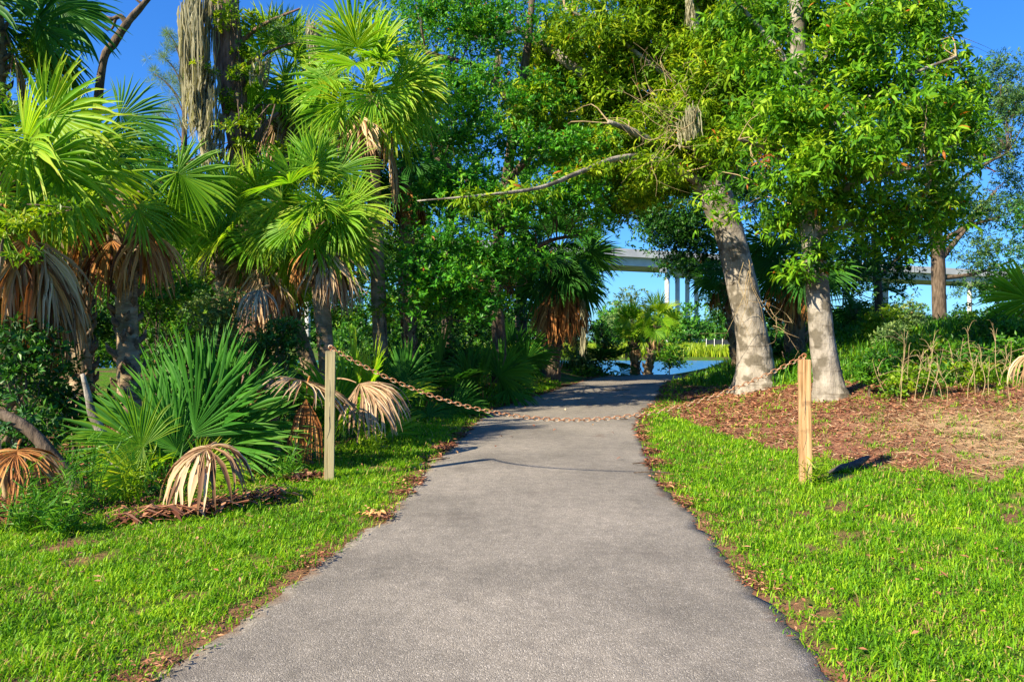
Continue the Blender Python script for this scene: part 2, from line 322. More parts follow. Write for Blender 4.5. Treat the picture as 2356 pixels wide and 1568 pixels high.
def asphalt_mat():
    m, t, o = newmat('worn_asphalt'); g = N(t, 'ShaderNodeNewGeometry'); P0 = g.outputs['Position']
    def noise(s, d=6.0, r=.6):
        n = N(t, 'ShaderNodeTexNoise', Scale=s, Detail=d, Roughness=r); t.links.new(P0, n.inputs['Vector']); return n.outputs['Fac']
    def mixc(f, a, b, blend='MIX'):
        mi = N(t, 'ShaderNodeMix', _data_type='RGBA', _blend_type=blend)
        if isinstance(f, float): mi.inputs[0].default_value = f
        else: t.links.new(f, mi.inputs[0])
        for s, v in ((6, a), (7, b)):
            if isinstance(v, tuple): mi.inputs[s].default_value = (*v, 1)
            else: t.links.new(v, mi.inputs[s])
        return mi.outputs[2]
    vo = N(t, 'ShaderNodeTexVoronoi', Scale=190.0, _feature='F1'); t.links.new(P0, vo.inputs['Vector'])
    vd = N(t, 'ShaderNodeSeparateColor'); t.links.new(vo.outputs['Color'], vd.inputs[0])
    stone = ramp(t, vd.outputs[0], [(0, (.160, .147, .128)), (.45, (.212, .195, .172)), (.88, (.25, .232, .206)), (1, (.42, .395, .36))])
    big = ramp(t, noise(.55, 4, .55), [(.36, (.70, .69, .68)), (.5, (.97, .95, .93)), (.64, (1.16, 1.13, 1.10))])
    c = mixc(1.0, stone, big, 'MULTIPLY')
    mid = ramp(t, noise(9, 8, .7), [(.3, (.80, .80, .80)), (.7, (1.18, 1.17, 1.16))]); c = mixc(1.0, c, mid, 'MULTIPLY')
    # brown soil washed on from the verges
    at = N(t, 'ShaderNodeAttribute', _attribute_name='v'); n3 = noise(3.2, 7, .65)
    ad = N(t, 'ShaderNodeMath', _operation='MULTIPLY_ADD'); t.links.new(n3, ad.inputs[0]); ad.inputs[1].default_value = 1.1; t.links.new(at.outputs['Fac'], ad.inputs[2])
    f = ramp(t, ad.outputs[0], [(.98, (0, 0, 0)), (1.0, (.8, .8, .8))])
    f2 = N(t, 'ShaderNodeMapRange'); t.links.new(ad.outputs[0], f2.inputs[0]); f2.inputs[1].default_value = 1.02; f2.inputs[2].default_value = 1.32; f2.inputs[4].default_value = .85
    dirt = ramp(t, noise(50, 8, .75), [(.3, (.05, .03, .02)), (.55, (.14, .085, .055)), (.75, (.26, .17, .11))])
    c = mixc(f2.outputs[0], c, dirt)
    # stains: dark pitting patches and one rusty wash
    n4 = ramp(t, noise(1.3, 6, .7), [(.56, (0, 0, 0)), (.68, (.35, .35, .35))]); c = mixc(n4, c, (.10, .085, .075))
    pb = N(t, 'ShaderNodeBsdfPrincipled', Roughness=.85); pb.inputs['Specular IOR Level'].default_value = .25
    t.links.new(c, pb.inputs['Base Color'])
    bp = N(t, 'ShaderNodeBump', Strength=.55, Distance=.006); t.links.new(vo.outputs['Distance'], bp.inputs['Height']); bp.invert = True
    b2 = N(t, 'ShaderNodeBump', Strength=.25, Distance=.03); t.links.new(noise(7, 5), b2.inputs['Height']); t.links.new(b2.outputs[0], bp.inputs['Normal'])
    t.links.new(bp.outputs[0], pb.inputs['Normal']); t.links.new(pb.outputs[0], o.inputs[0]); return m
def water_mat():
    m, t, o = newmat('river_water'); g = N(t, 'ShaderNodeNewGeometry')
    no = N(t, 'ShaderNodeTexNoise', Scale=1.2, Detail=5.0); t.links.new(g.outputs['Position'], no.inputs['Vector'])
    pb = N(t, 'ShaderNodeBsdfPrincipled', Roughness=.28, IOR=1.33); pb.inputs['Base Color'].default_value = (.03, .17, .38, 1)
    bp = N(t, 'ShaderNodeBump', Strength=.25, Distance=.08); t.links.new(no.outputs['Fac'], bp.inputs['Height']); t.links.new(bp.outputs[0], pb.inputs['Normal'])
    t.links.new(pb.outputs[0], o.inputs[0]); return m

# ------------------------------------------------------------------ setting
def axis(lo, a, b, hi, st):
    core = np.arange(a, b, st); up = [b]; s = st
    while up[-1] < hi: s *= 1.12; up.append(up[-1]+s)
    dn = [a]; s = st
    while dn[-1] > lo: s *= 1.12; dn.append(dn[-1]-s)
    return np.concatenate([dn[::-1][:-1], core, up])
gx = axis(-2500, -8, 11, 2500, .11); gy = axis(-400, 0, 27, 3500, .11)
XX, YY = np.meshgrid(gx, gy); ZZ = H(XX, YY)
inside = (XX > xl(YY)+.1) & (XX < xr(YY)-.1) & (YY < 28); ZZ = ZZ-0.03*inside
mb = MB(); ny, nx = XX.shape
i = np.arange(ny-1)[:, None]*nx; j = np.arange(nx-1)[None, :]
q = np.stack([i+j, i+j+1, i+nx+j+1, i+nx+j], -1).reshape(-1, 4)
mk = mulch(XX, YY)*(YY < 30)
de_ = np.maximum(xl(YY)-XX, XX-xr(YY)); mk = np.maximum(mk, np.clip(np.maximum(bare_(XX, YY)*.9, (de_ < .16+.12*nz(XX, YY, 3, 8))*.85), 0, 1)*(YY < 22)*(YY > 0))
mb.add(np.stack([XX, YY, ZZ], -1).reshape(-1, 3), None, q, mk.ravel())
ground = mb.obj('ground', ground_mat(), smooth=True)
st = ss((XX-3.6+.4*nz(XX, YY, 1.9, 5))/1.6)*ss((10-YY+.7*nz(XX, YY, 1.3, 2))/1.8)
a = ground.data.attributes.new('straw', 'FLOAT', 'POINT'); a.data.foreach_set('value', st.ravel().astype(np.float32))
tag(ground, kind='structure')

ys = np.concatenate([np.arange(-12, 0, .4), np.arange(0, 28.6, .05)]); mb = MB(); K = 26
t_ = np.linspace(0, 1, K)
el = xl(ys)+(.05*nz(ys, ys*0, 3.1, 2)+.014*nz(ys, ys*0, 9.7, 4))*np.clip(6/np.maximum(ys,1), .5, 1)+.012*rng.normal(size=len(ys)); er = xr(ys)+(.05*nz(ys, ys*0, 2.7, 7)+.014*nz(ys, ys*0, 8.3, 9))*np.clip(6/np.maximum(ys,1), .5, 1)+.012*rng.normal(size=len(ys))
X = el[:, None]*(1-t_)+er[:, None]*t_; Y = np.repeat(ys[:, None], K, 1); Z = zp(Y)+0.005+0.014*np.sin(np.pi*t_)[None, :]
dist = np.minimum(X-el[:, None], er[:, None]-X)
att = np.clip(.62-dist*2.6, -.2, .62)
att = np.maximum(att, .52*np.exp(-(((X-1.15)/.28)**2+((Y-9.6)/.8)**2)))
for (qx, qy, qa, qb, qs) in ((1530, 1135, .16, .45, .7), (1650, 1235, .13, .30, .8), (1240, 1330, .5, .5, .0), (870, 1205, .18, .25, .55), (1700, 1310, .10, .3, .6)):
    ux, uy = unproj(qx, qy); att = np.maximum(att, qs*np.exp(-(((X-ux)/qa)**2+((Y-uy)/qb)**2)))
Xs = np.concatenate([X[:, :1]-.015, X, X[:, -1:]+.015], 1); Ys = np.concatenate([Y[:, :1], Y, Y[:, -1:]], 1)
Zs = np.concatenate([Z[:, :1]-.06, Z, Z[:, -1:]-.06], 1); At = np.concatenate([att[:, :1], att, att[:, -1:]], 1); K += 2
i = np.arange(len(ys)-1)[:, None]*K; j = np.arange(K-1)[None, :]
mb.add(np.stack([Xs, Ys, Zs], -1).reshape(-1, 3), None, np.stack([i+j, i+j+1, i+K+j+1, i+K+j], -1).reshape(-1, 4), At.ravel())
path = mb.obj('path', asphalt_mat(), smooth=True); tag(path, kind='structure')

mb = MB(); mb.add([(-900, 24, -.95), (900, 24, -.95), (900, 92, -.95), (-900, 92, -.95)], None, [(0, 1, 2, 3)])
tag(mb.obj('water', water_mat()), kind='structure')

# ------------------------------------------------------------------ grass
def blades(mb, x, y, L, Wd, lean=.6, c=None, base=None):
    n = len(x); z = H(x, y) if base is None else base
    az = rng.uniform(0, 2*np.pi, n); d = np.stack([np.cos(az), np.sin(az), 0*az], 1); s = np.stack([-np.sin(az), np.cos(az), 0*az], 1)
    ln = rng.uniform(.15, 1, n)**.8*lean*1.5; L = L*rng.uniform(.55, 1.3, n)
    p0 = np.stack([x, y, z-.004], 1); up = np.array([0, 0, 1.0])
    p1 = p0+(up*np.cos(ln*.5)[:, None]+d*np.sin(ln*.5)[:, None])*(L*.55)[:, None]
    p2 = p1+(up*np.cos(ln*1.5)[:, None]+d*np.sin(ln*1.5)[:, None])*(L*.5)[:, None]
    w2 = (Wd*rng.uniform(.7, 1.3, n)*.5)[:, None]
    V = np.stack([p0-s*w2*.8, p0+s*w2*.8, p1-s*w2, p1+s*w2, p2], 1); b = np.arange(n)[:, None]*5
    if c is None: c = np.clip(.5+.17*rng.normal(size=n)+.16*nz(x, y, 2.2, 3), .02, .9)
    mb.add(V.reshape(-1, 3), b+[2, 3, 4], b+[0, 1, 3, 2], np.repeat(c, 5))
def wood_edge(y):                                   # x of the edge of the left thicket
    W_ = np.array([(-6, 0), (-5.2, 2.5), (-3.3, 5.0), (-2.75, 5.4), (-2.35, 6.4), (-2.0, 7.3), (-1.95, 8.6), (-1.9, 11), (-1.5, 13.5), (-.6, 16), (.8, 20), (1.4, 24)])
    return np.interp(y, W_[:, 1], W_[:, 0])
def scatter(n, x0, x1, y0, y1): return rng.uniform(x0, x1, n), rng.uniform(y0, y1, n)
gm = MB()
for (y0, y1, dens, Lb, Wb) in ((1.3, 3.2, 8200, .048, .0048), (3.2, 5, 7200, .050, .0054), (5, 7.5, 4600, .054, .0066), (7.5, 11, 2500, .060, .0092), (11, 16, 1100, .07, .015), (16, 25, 520, .085, .024)):
    for (sx0, sx1) in ((-.75*y1-1.2, 0.3*y1*0+1.2), (.0+1.0, .72*y1+1.2)):
        a0, a1 = (sx0, min(sx1, 2.2)) if sx0 < 0 else (sx0, sx1)
        n = int((a1-a0)*(y1-y0)*dens); x, y = scatter(n, a0, a1, y0, y1)
        left = x < xl(y)+.02+.05*nz(x, y, 9, 2); right = x > xr(y)-.02+.05*nz(x, y, 9, 5)
        if sx0 < 0: keep = left & (x > wood_edge(y)-.9)
        else: keep = right
        mm = mulch(x, y); thin = np.clip(1-mm*1.0, 0, 1)
        bare = bare_(x, y)
        edge = np.minimum(np.abs(x-xl(y)), np.abs(x-xr(y))); en = ss((edge+.10*nz(x, y, 5, 8)-.02)/.16)
        wsh = np.where(sx0 < 0, ss((x-wood_edge(y)+.35)/.5), 1.0)
        pr = thin*(1-bare)*(.25+.75*en)*np.where(x < 0, wsh*.85+.15, 1)
        pr = np.where((mm > .5), np.maximum(pr*(mm < .9), .02+.5*ss((nz(x, y, 2.7, 6)-.30)/.2)+.4*ss((nz(x, y, 6.7, 2)-.44)/.2)), pr)
        keep &= rng.uniform(size=n) < pr
        x, y = x[keep], y[keep]; e2 = edge[keep]
        tl = 1+.6*nz(x, y, 3.3, 9)+.45*nz(x, y, 11, 1)+.35*nz(x, y, 23, 5)
        coarse = (x > 2.2) & (y < 6.5); tl = np.where(coarse, tl*1.25, tl)
        c = np.clip(.50+.20*rng.normal(size=len(x))+.17*nz(x, y, 2.2, 3)+.14*nz(x, y, 7, 3)+.10*nz(x, y, 19, 6), .02, .9)
        c[rng.uniform(size=len(x)) < .03+.10*ss(nz(x, y, 1.9, 13)/.5)] = .97
        blades(gm, x, y, Lb*np.clip(tl, .35, 2.2), Wb*np.ones(len(x)), 1.0, c)
tag(gm.obj('grass', M['grass']), 'bright green lawn grass growing on both verges of the path', 'grass', kind='stuff')

# leaf litter, straw and small debris
lm = MB()
def lit(x, y, L, W, cen, sp, m, lift=.006):
    n = len(x); az = rng.uniform(0, 6.28, n); d = np.stack([np.cos(az), np.sin(az), rng.normal(0, .22, n)], 1)
    nr = unit(np.stack([rng.normal(0, .35, n), rng.normal(0, .35, n), np.ones(n)], 1))
    p = np.stack([x, y, H(x, y)+lift+rng.uniform(0, .02, n)], 1)
    add_leaves(m, p, d, nr, L*rng.uniform(.5, 1.5, n), W*rng.uniform(.6, 1.4, n), np.clip(cen+sp*rng.normal(size=n), .02, .9))
x, y = scatter(260000, 2.3, 12, 6, 22); k = (rng.uniform(size=len(x)) < mulch(x, y)*(.25+.75*ss((nz(x, y, 1.9, 21)+.5*nz(x, y, 5, 1)+.25)/.5))*np.clip(9/y, 0, 1)**1.6) & (x < .75*y+1); x, y = x[k], y[k]
isst = rng.uniform(size=len(x)) < .25+.6*ss((x-3.6+.4*nz(x, y, 1.9, 5))/1.6)*ss((10-y)/1.8)
lit(x[~isst], y[~isst], .055*np.clip(y[~isst]/8, .8, 2), .021*np.clip(y[~isst]/9, .8, 2), .42, .25, lm)
sm_ = MB(); lit(x[isst], y[isst], .13, .007, .5, .25, sm_, .012)
for sgn, f in ((-1, xl), (1, xr)):                   # drifts of leaves along the edges of the path
    yy = rng.uniform(2, 22, 18000); off = np.abs(rng.normal(0, .11, len(yy)))-.05
    dens = ss((nz(yy, yy*0+sgn, 1.9, 4)+.25*nz(yy, yy*0, 6, 2)+.0)/.5)
    k = rng.uniform(size=len(yy)) < np.clip(.04+dens*.7, 0, 1)*np.clip(6/yy, 0, 1); yy = yy[k]; off = off[k]
    xx = f(yy)+sgn*off; lit(xx, yy, .035*np.clip(yy/5, .8, 2), .014*np.clip(yy/5, .8, 2), .33, .25, lm, .02)
x, y = scatter(42000, -6, 1.5, 3, 20); k = (x < wood_edge(y)+.12*nz(x, y, 3)) & (x > -.75*y-.6); x, y = x[k], y[k]; lit(x, y, .09, .03, .3, .22, lm)
x, y = scatter(5000, -4, 5, 2, 9); lg = (x < xl(y)) | (x > xr(y)); x, y = x[lg], y[lg]; k = rng.uniform(size=len(x)) < .25; lit(x[k], y[k], .04, .016, .5, .2, lm, .03)
tag(lm.obj('leaf_litter', M['litter']), 'brown fallen leaves covering the slope and the edges of the path', 'leaf litter', kind='stuff')
tag(sm_.obj('straw_litter', M['straw']), 'pale dry straw strewn over the brown slope right of the post', 'straw', kind='stuff')

# tall weeds on the floor of the thicket
wm = MB(); x, y = scatter(34000, -9, 2, 4.2, 24); k = (x < wood_edge(y)-.05) & (x > -.75*y-.8) & (x > wood_edge(y)-3.2) & (rng.uniform(size=len(x)) < .35+.65*ss(nz(x, y, 1.3, 2)/.4)); x, y = x[k], y[k]
blades(wm, x, y, .28*(1+.5*nz(x, y, 2, 2)), np.full(len(x), .014), .7)
x, y = scatter(34000, 3, 19, 9.7, 23); k = (mulch(x, y) < .4) & (x > xr(y)+.4) & (x < .75*y+1); x, y = x[k], y[k]
blades(wm, x, y, .24*(1+.6*nz(x, y, 1.3, 2)+.4*nz(x, y, 4, 2)), np.full(len(x), .022), .7)
x, y = scatter(12000, -12, 14, 22.2, 28.5); k = (x < .115*y) | (x > .32*y); x, y = x[k], y[k]
blades(wm, x, y, .34, np.full(len(x), .03), .6)
tag(wm.obj('tall_weeds', M['bush']), 'tangled green weeds growing along the floor of the thicket', 'weeds', kind='stuff')
mg = MB(); x, y = scatter(60000, -15, 75, 86, 112); blades(mg, x, y, 1.0, np.full(len(x), .16), .35, base=np.maximum(H(x, y), -.95))
tag(mg.obj('marsh_grass', M['marsh']), 'yellow green marsh grass along the far bank of the river', 'marsh grass', kind='stuff')

# ------------------------------------------------------------------ palm fronds
def frond_mesh(name, elev, petiole, Lb, seed, mat, dead=False, nseg=46, spread=122, droop=1.0, c0=.5, pw=.02, tatter=.0, roll0=0, nod=.55, pb=.42, jn=.48):
    rg = np.random.default_rng(seed); mb = MB()
    t = np.array([math.cos(elev), 0, math.sin(elev)]); p = np.zeros(3); g = np.array([0, 0, -1.0]); pts = [p.copy()]
    for k in range(6):
        t = unit(t+g*(.08 if not dead else pb)*max(.15, abs(t[0]))); p = p+t*petiole/6; pts.append(p.copy())
    tube(mb, pts, np.linspace(pw, pw*.45, 7), 5, 1, .78 if not dead else .55, 0, cap=False)
    if not dead: t = unit(t+g*nod*(1-max(0, t[2]-.55)))
    side = np.array([0, 1.0, 0]); roll = roll0+rg.normal(0, .25); n = np.cross(t, side); n = n if n[2] > 0 or dead else -n
    side = unit(side*math.cos(roll)+n*math.sin(roll)); n = unit(np.cross(t, side)); n = n if n[2] > 0 else -n
    A = np.radians(np.linspace(-spread, spread, nseg))+rg.normal(0, .012, nseg); da = abs(A[1]-A[0]); S = 7
    fold = .30 if not dead else .15
    for a in A:
        if rg.uniform() < tatter: continue
        Ls = Lb*(.66+.34*math.cos(a*.8))*rg.uniform(.93, 1.05)
        costa = .13*Lb*max(0, math.cos(a))
        d = unit(t*math.cos(a)+side*math.sin(a)+n*fold*abs(math.sin(a))); q = p+t*costa*.9-n*.0
        # costa bends down, so the middle segments start further along it
        cd = c0+rg.normal(0, .10+.2*dead); W0 = 0; pl = None; cs = []; vs = []
        dr = droop*rg.uniform(.6, 1.5); kink = rg.uniform(.45, .8); sw = rg.normal(0, .03)
        for s in range(S):
            u = s/(S-1); r = u*Ls
            wid = 2*r*math.sin(da/2)*1.04+.006 if u < jn else (2*jn*Ls*math.sin(da/2)+.006)*(1-((u-jn)/(1-jn))**1.3)+.002
            wd = unit(np.cross(d, n)); fd = n*wid*.42
            vs += [q-wd*wid*.5+fd, q.copy(), q+wd*wid*.5+fd]; cc_ = min(.99 if (s >= S-1 and rg.uniform() < .4) else .9, cd+(.22*u*u if not dead else .1*u)); cs += [cc_+.05, cc_-.12, cc_+.05]
            gv = (0.025+dr*.17*max(0, u-.3)) if not dead else (.16+.55*u)*droop
            if u > kink and not dead: gv += dr*.13
            d = unit(d+g*gv+wd*(sw+rg.normal(0, .02+.13*dead))); q = q+d*Ls/(S-1)
        b = np.arange(S-1)[:, None]*3
        mb.add(vs, None, np.concatenate([b+[0, 1, 4, 3], b+[1, 2, 5, 4]]), np.clip(cs, .02, .99))
    me = mb.mesh(name, mat, True); HUB[me.name] = p.copy(); return me
HUB = {}
EL = [78, 60, 42, 25, 8, -12, -32, -52]
FR = {}; FD = {}; FS = {}
for i_, e in enumerate(EL):
    for k in range(3):
        rl = (0, 1.15, -1.15)[k]; nd = .62 if e < 70 else .15
        FR[(e, k)] = frond_mesh('frond', R(e), .72, .88, 10+i_*7+k, M['frond'], c0=(.56, .68, .50)[(k+i_) % 3], droop=.6+.3*(e < 10)+.25*(k == 1), roll0=rl, nod=nd, tatter=.04)
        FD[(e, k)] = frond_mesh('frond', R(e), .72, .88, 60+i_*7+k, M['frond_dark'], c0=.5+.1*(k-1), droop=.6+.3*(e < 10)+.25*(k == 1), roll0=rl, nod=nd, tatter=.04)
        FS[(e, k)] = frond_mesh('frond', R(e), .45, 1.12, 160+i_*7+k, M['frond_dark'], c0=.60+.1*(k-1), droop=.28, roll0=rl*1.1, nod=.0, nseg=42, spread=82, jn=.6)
DE = [frond_mesh('dead_frond', R(e), .62, .95, 200+k, M['dead'], True, 30, 62, dr, .55, tatter=.1) for k, (e, dr) in enumerate([(-5, .8), (-25, 1.0), (15, .7), (-45, 1.2)])]
DR = [frond_mesh('dead_frond', R(e), .62, .95, 220+k, M['rust_dead'], True, 30, 58, dr, .5, tatter=.1) for k, (e, dr) in enumerate([(-5, .8), (-25, 1.0), (15, .7), (-45, 1.2)])]
def put(mesh, name, parent, loc, rz, s=1.0, tilt=(0, 0)):
    o = bpy.data.objects.new(name, mesh); link(o, parent); o.location = [float(v) for v in loc]
    o.rotation_euler = (tilt[0], tilt[1], rz); o.scale = (s, s, s); return o
DE += DE[:0]
def palm(label, base_xd, d, cx, cy, n=20, s=1.0, dead=6, set_=FR, dset=None, tr=.13, boots=True, seed=1, dc=None, hero=(), hero_dead=(), bark=None, emin=0, emax=82, name='palm_tree', cat='palm tree', group=None, bend=(0, 0)):
    dset = dset or (DE+DR[:2]); rr = random.Random(seed); b = G(base_xd, d); top = P(cx, cy, dc or d); e = empty(name, b, label, cat, group)
    loc = top-b; mb = MB(); mid = loc*.5+np.array([bend[0], 0, bend[1]])
    pts = [np.array([0, 0, -.08]), loc*.22+mid*0+np.array([bend[0]*.5, 0, 0]), mid, loc*.8+np.array([bend[0]*.4, 0, 0]), loc]
    tube(mb, pts, [tr*1.25, tr*1.02, tr, tr, tr*1.15], 12, 7, .5, 0, .05)
    P_, r_ = spline(pts, [tr]*5, 10)
    if boots:                                       # old leaf bases in a criss-cross spiral
        hgt = np.linalg.norm(loc); nb = int(hgt/.035)
        for k in range(nb):
            u = k/nb; 
            if boots == 'top' and u < .72: continue
            c = P_[min(len(P_)-1, int(u*(len(P_)-1)))]+rng.normal(0, .01, 3); az = k*2.4; o_ = np.array([math.cos(az), math.sin(az), 0])
            sd = np.array([-math.sin(az), math.cos(az), 0])*rng.choice([-1, 1]); L_ = rng.uniform(.14, .24)*(tr/.14)
            p0 = c+o_*tr*.9; p1 = p0+np.array([0, 0, L_*.8])+sd*L_*.35+o_*rng.uniform(.04, .10)
            tube(mb, [p0-o_*.03, p0*.5+p1*.5+o_*.02, p1], [.042, .034, .012], 4, 2, .5, 1, cap=True)
    mb.obj('trunk', [bark or M['palm_bark'], M['boot']], e, True)
    for k in range(n):
        u = (k+.5)/n; el = min(EL, key=lambda q: abs(q-(emax-u*(emax+44-emin)+rr.uniform(-9, 9)))); az = k*2.399+rr.uniform(-.25, .25)
        put(set_[(el, (rr.choice((1, 2)) if abs(math.cos(az)) > .55 and rr.random() < .8 else 0))], 'frond', e, loc+[0, 0, .1+.12*(1-u)], az, s*rr.uniform(.85, 1.12), (rr.uniform(-.3, .3), rr.uniform(-.12, .12)))
    for (az, el, sc) in hero: put(set_[(el, 1 if abs(math.cos(R(az))) > .5 else 0)], 'frond', e, loc+[0, 0, .12], R(az), s*sc)
    for k in range(dead):
        put(rr.choice(dset), 'dead_frond', e, loc+[0, 0, -.05], k*2*math.pi/max(1, dead)+rr.uniform(-.4, .4)+.3, s*rr.uniform(.8, 1.1), (rr.uniform(-.1, .1), 0))
    for (az, ki, sc) in hero_dead: put(dset[ki], 'dead_frond', e, loc+[0, 0, -.05], R(az), s*sc)
    return e
# left side; angles: 0 = to the right, -90 = towards the viewer
palm('large sabal palm at the left edge, arching lit fronds above hanging tan dead ones', 20, 7.4, -10, 400, 12, .92, 4, seed=3, emax=48, tr=.16, hero=[(-35, 25, 1.0), (-10, 8, 1.05), (-75, 25, .9), (15, 42, 1.0)], hero_dead=[(-62, 1, 1.1), (-22, 0, 1.25), (12, 0, 1.3), (-12, 4, 1.35), (2, 5, 1.4), (-40, 4, 1.2)])
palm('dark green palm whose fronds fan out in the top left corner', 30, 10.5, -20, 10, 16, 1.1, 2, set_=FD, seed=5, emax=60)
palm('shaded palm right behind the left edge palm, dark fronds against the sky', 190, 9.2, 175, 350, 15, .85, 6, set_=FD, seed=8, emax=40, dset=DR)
palm('palm with a ragged rust brown dead skirt just right of the left edge palm', 300, 8.5, 285, 440, 7, .8, 7, set_=FR, dset=DR, seed=51, emax=30, tr=.12)
palm('small palm with yellow green fans half buried in shrubs left of the post palms', 520, 12.6, 505, 520, 12, .62, 3, set_=FR, seed=53, tr=.09)
palm('tall palm with smooth curving trunk and brown dead skirt, highest left of the path', 884, 12.5, 850, 225, 28, .86, 6, seed=11, tr=.12, boots='top', emin=12, bend=(.0, 0), hero=[(0, 8, 1.15), (-20, 25, 1.1), (-60, 42, 1)], hero_dead=[(-10, 3, 1.35), (-150, 1, 1.1), (-100, 2, 1.0)])
palm('mid height palm with bright fronds directly behind the left post', 764, 11.9, 722, 505, 26, .80, 5, seed=14, tr=.13, boots='top', hero=[(-40, 8, 1.05), (-10, 25, 1.1), (-5, -12, 1.15), (-30, -32, 1.1), (-70, 25, .9), (-25, -12, .95)], hero_dead=[(-20, 0, 1.3), (-5, 1, 1.2), (-50, 2, 1.25)])
palm('leaning palm with a thick tan skirt, left neighbour of the palm behind the post', 752, 12.6, 605, 545, 20, .88, 8, seed=17, tr=.13, boots='top', hero=[(-120, 8, 1), (-150, 25, 1)], hero_dead=[(-90, 1, 1.3), (-60, 0, 1.2), (-130, 1, 1.3), (-20, 4, 1.2), (-75, 5, 1.2)])
palm('dark palm crown high beside the mossy trunk', 640, 15.5, 655, 200, 30, 1.0, 4, seed=21)
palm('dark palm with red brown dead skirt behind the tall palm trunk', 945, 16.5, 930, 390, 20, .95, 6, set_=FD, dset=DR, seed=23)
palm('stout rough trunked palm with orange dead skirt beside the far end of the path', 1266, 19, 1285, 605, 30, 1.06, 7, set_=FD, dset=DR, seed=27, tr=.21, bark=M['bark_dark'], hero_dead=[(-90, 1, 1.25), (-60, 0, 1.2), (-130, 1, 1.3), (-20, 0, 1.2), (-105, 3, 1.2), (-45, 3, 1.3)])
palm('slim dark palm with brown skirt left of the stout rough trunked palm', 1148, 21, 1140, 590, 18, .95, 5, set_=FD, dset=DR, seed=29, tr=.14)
palm('left one of two small palms at the water edge', 1464, 26.5, 1456, 768, 18, .60, 4, seed=31, tr=.15, dset=DE, emin=26, bark=M['bark_dark'])
palm('right one of two small palms at the water edge, yellower fronds', 1487, 25.8, 1510, 752, 18, .62, 5, seed=33, tr=.14, dset=DE, emin=26)
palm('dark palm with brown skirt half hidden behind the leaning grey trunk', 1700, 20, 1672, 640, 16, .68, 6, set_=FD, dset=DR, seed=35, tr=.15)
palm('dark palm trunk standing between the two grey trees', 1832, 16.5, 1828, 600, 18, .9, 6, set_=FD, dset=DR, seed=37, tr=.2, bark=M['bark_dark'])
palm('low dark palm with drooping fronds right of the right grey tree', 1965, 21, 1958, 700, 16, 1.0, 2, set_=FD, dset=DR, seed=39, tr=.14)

def palmetto(label, xd, d, n, s, set_=FD, seed=1, dead=2, dset=DE, els=(78, 60, 60, 42, 25), lift=.0, hero=()):
    rr = random.Random(seed); b = G(xd, d); e = empty('palmetto', b, label, 'palmetto', 'palmettos on the thicket floor')
    for k in range(n): put(set_[(rr.choice(els), rr.randrange(3))], 'frond', e, (rr.uniform(-.08, .08), rr.uniform(-.08, .08), lift), k*2.399+rr.uniform(-.3, .3), s*rr.uniform(.85, 1.15), (rr.uniform(-.15, .15), 0))
    for (az, el, sc) in hero: put(set_[(el, 1 if abs(math.cos(R(az))) > .5 else 0)], 'frond', e, (0, 0, lift), R(az), s*sc)
    for k in range(dead): put(rr.choice(dset), 'dead_frond', e, (0, 0, lift+.25), rr.uniform(-2.6, -.4), s*rr.uniform(.8, 1))
    return e
palmetto('large dark green palmetto with upright fans between the dead fan and the left post', 462, 7.0, 0, .80, set_=FS, seed=4, dead=0, lift=-.05, hero=[(-95, 78, 1.1), (165, 60, 1.05), (185, 42, 1.05), (20, 60, 1.0), (5, 60, .9), (80, 78, 1.15), (-150, 60, .8), (-20, 78, 1.05)])
palmetto('smaller palmetto with yellowish folded fans at the left of the large palmetto', 385, 6.3, 5, .55, set_=FR, seed=9, dead=0)
palmetto('dark palmetto left of the leaning dead fan past the post', 905, 11.8, 8, .8, seed=6, dset=DR)
palmetto('dark palmetto in the middle of the row past the post', 990, 12.9, 9, .9, seed=7, dead=3, dset=DR)
palmetto('palmetto with curled brown dead fan in front of the oak', 1110, 14.2, 9, .88, seed=12, dead=4, dset=DR)
palmetto('palmetto left of the stout rough palm trunk', 1175, 17, 8, .85, seed=13, dead=2, dset=DR)
palmetto('palmetto low behind the left post', 830, 9.0, 7, .8, set_=FR, seed=15, dead=1)
palmetto('palmetto with spiky yellow green fans at the right edge', 2440, 13.5, 8, 1.1, set_=FR, seed=16, dead=0)
palmetto('palmetto on the bank right of the stout rough palm trunk', 1385, 22.5, 8, .9, seed=18, dead=1, dset=DR)

# dead fans that stand by themselves
def dead_fan(label, hub, L, spread, droop, seed, mat, facing, elev=10, pet=.3, n=34, pb=.06):
    me = frond_mesh('dead_palm_fan', R(elev), pet, L, seed, mat, True, n+10, spread, droop, .5, .012, .06, pb=pb)
    co = np.zeros(len(me.vertices)*3, np.float32); me.vertices.foreach_get('co', co); co = co.reshape(-1, 3)
    hubl = HUB[me.name]
    o = bpy.data.objects.new('dead_palm_fan', me); link(o)
    c_, s_ = math.cos(R(facing)), math.sin(R(facing)); hx = hubl[0]
    o.location = (hub[0]-hx*c_, hub[1]-hx*s_, hub[2]-hubl[2]); o.rotation_euler = (0, 0, R(facing))
    return tag(o, label, 'dead palm frond', 'dead palm fans at the edge of the thicket')
dead_fan('striped grey and yellow dead fan drooping like an umbrella on the grass edge', P(482, 1026, 5.55), .60, 150, 1.15, 301, M['dead'], -90, 8, .12)
dead_fan('brown dead fan hanging low at the left edge', P(40, 1035, 5.4), .60, 120, 1.0, 302, M['rust_dead'], -60, 5)
dead_fan('pale grey dead fan spread behind the left post', P(690, 875, 7.3), .72, 95, .42, 303, M['dead'], -30, 10)
dead_fan('golden brown dead fan hanging folded left of the left post', P(705, 905, 7.1), .62, 40, 1.3, 304, M['rust_dead'], -90, -10, .2, n=10, pb=.4)
dead_fan('brown dead fan arching down right of the left post', P(820, 880, 7.9), .72, 60, .9, 305, M['dead'], -35, 5)
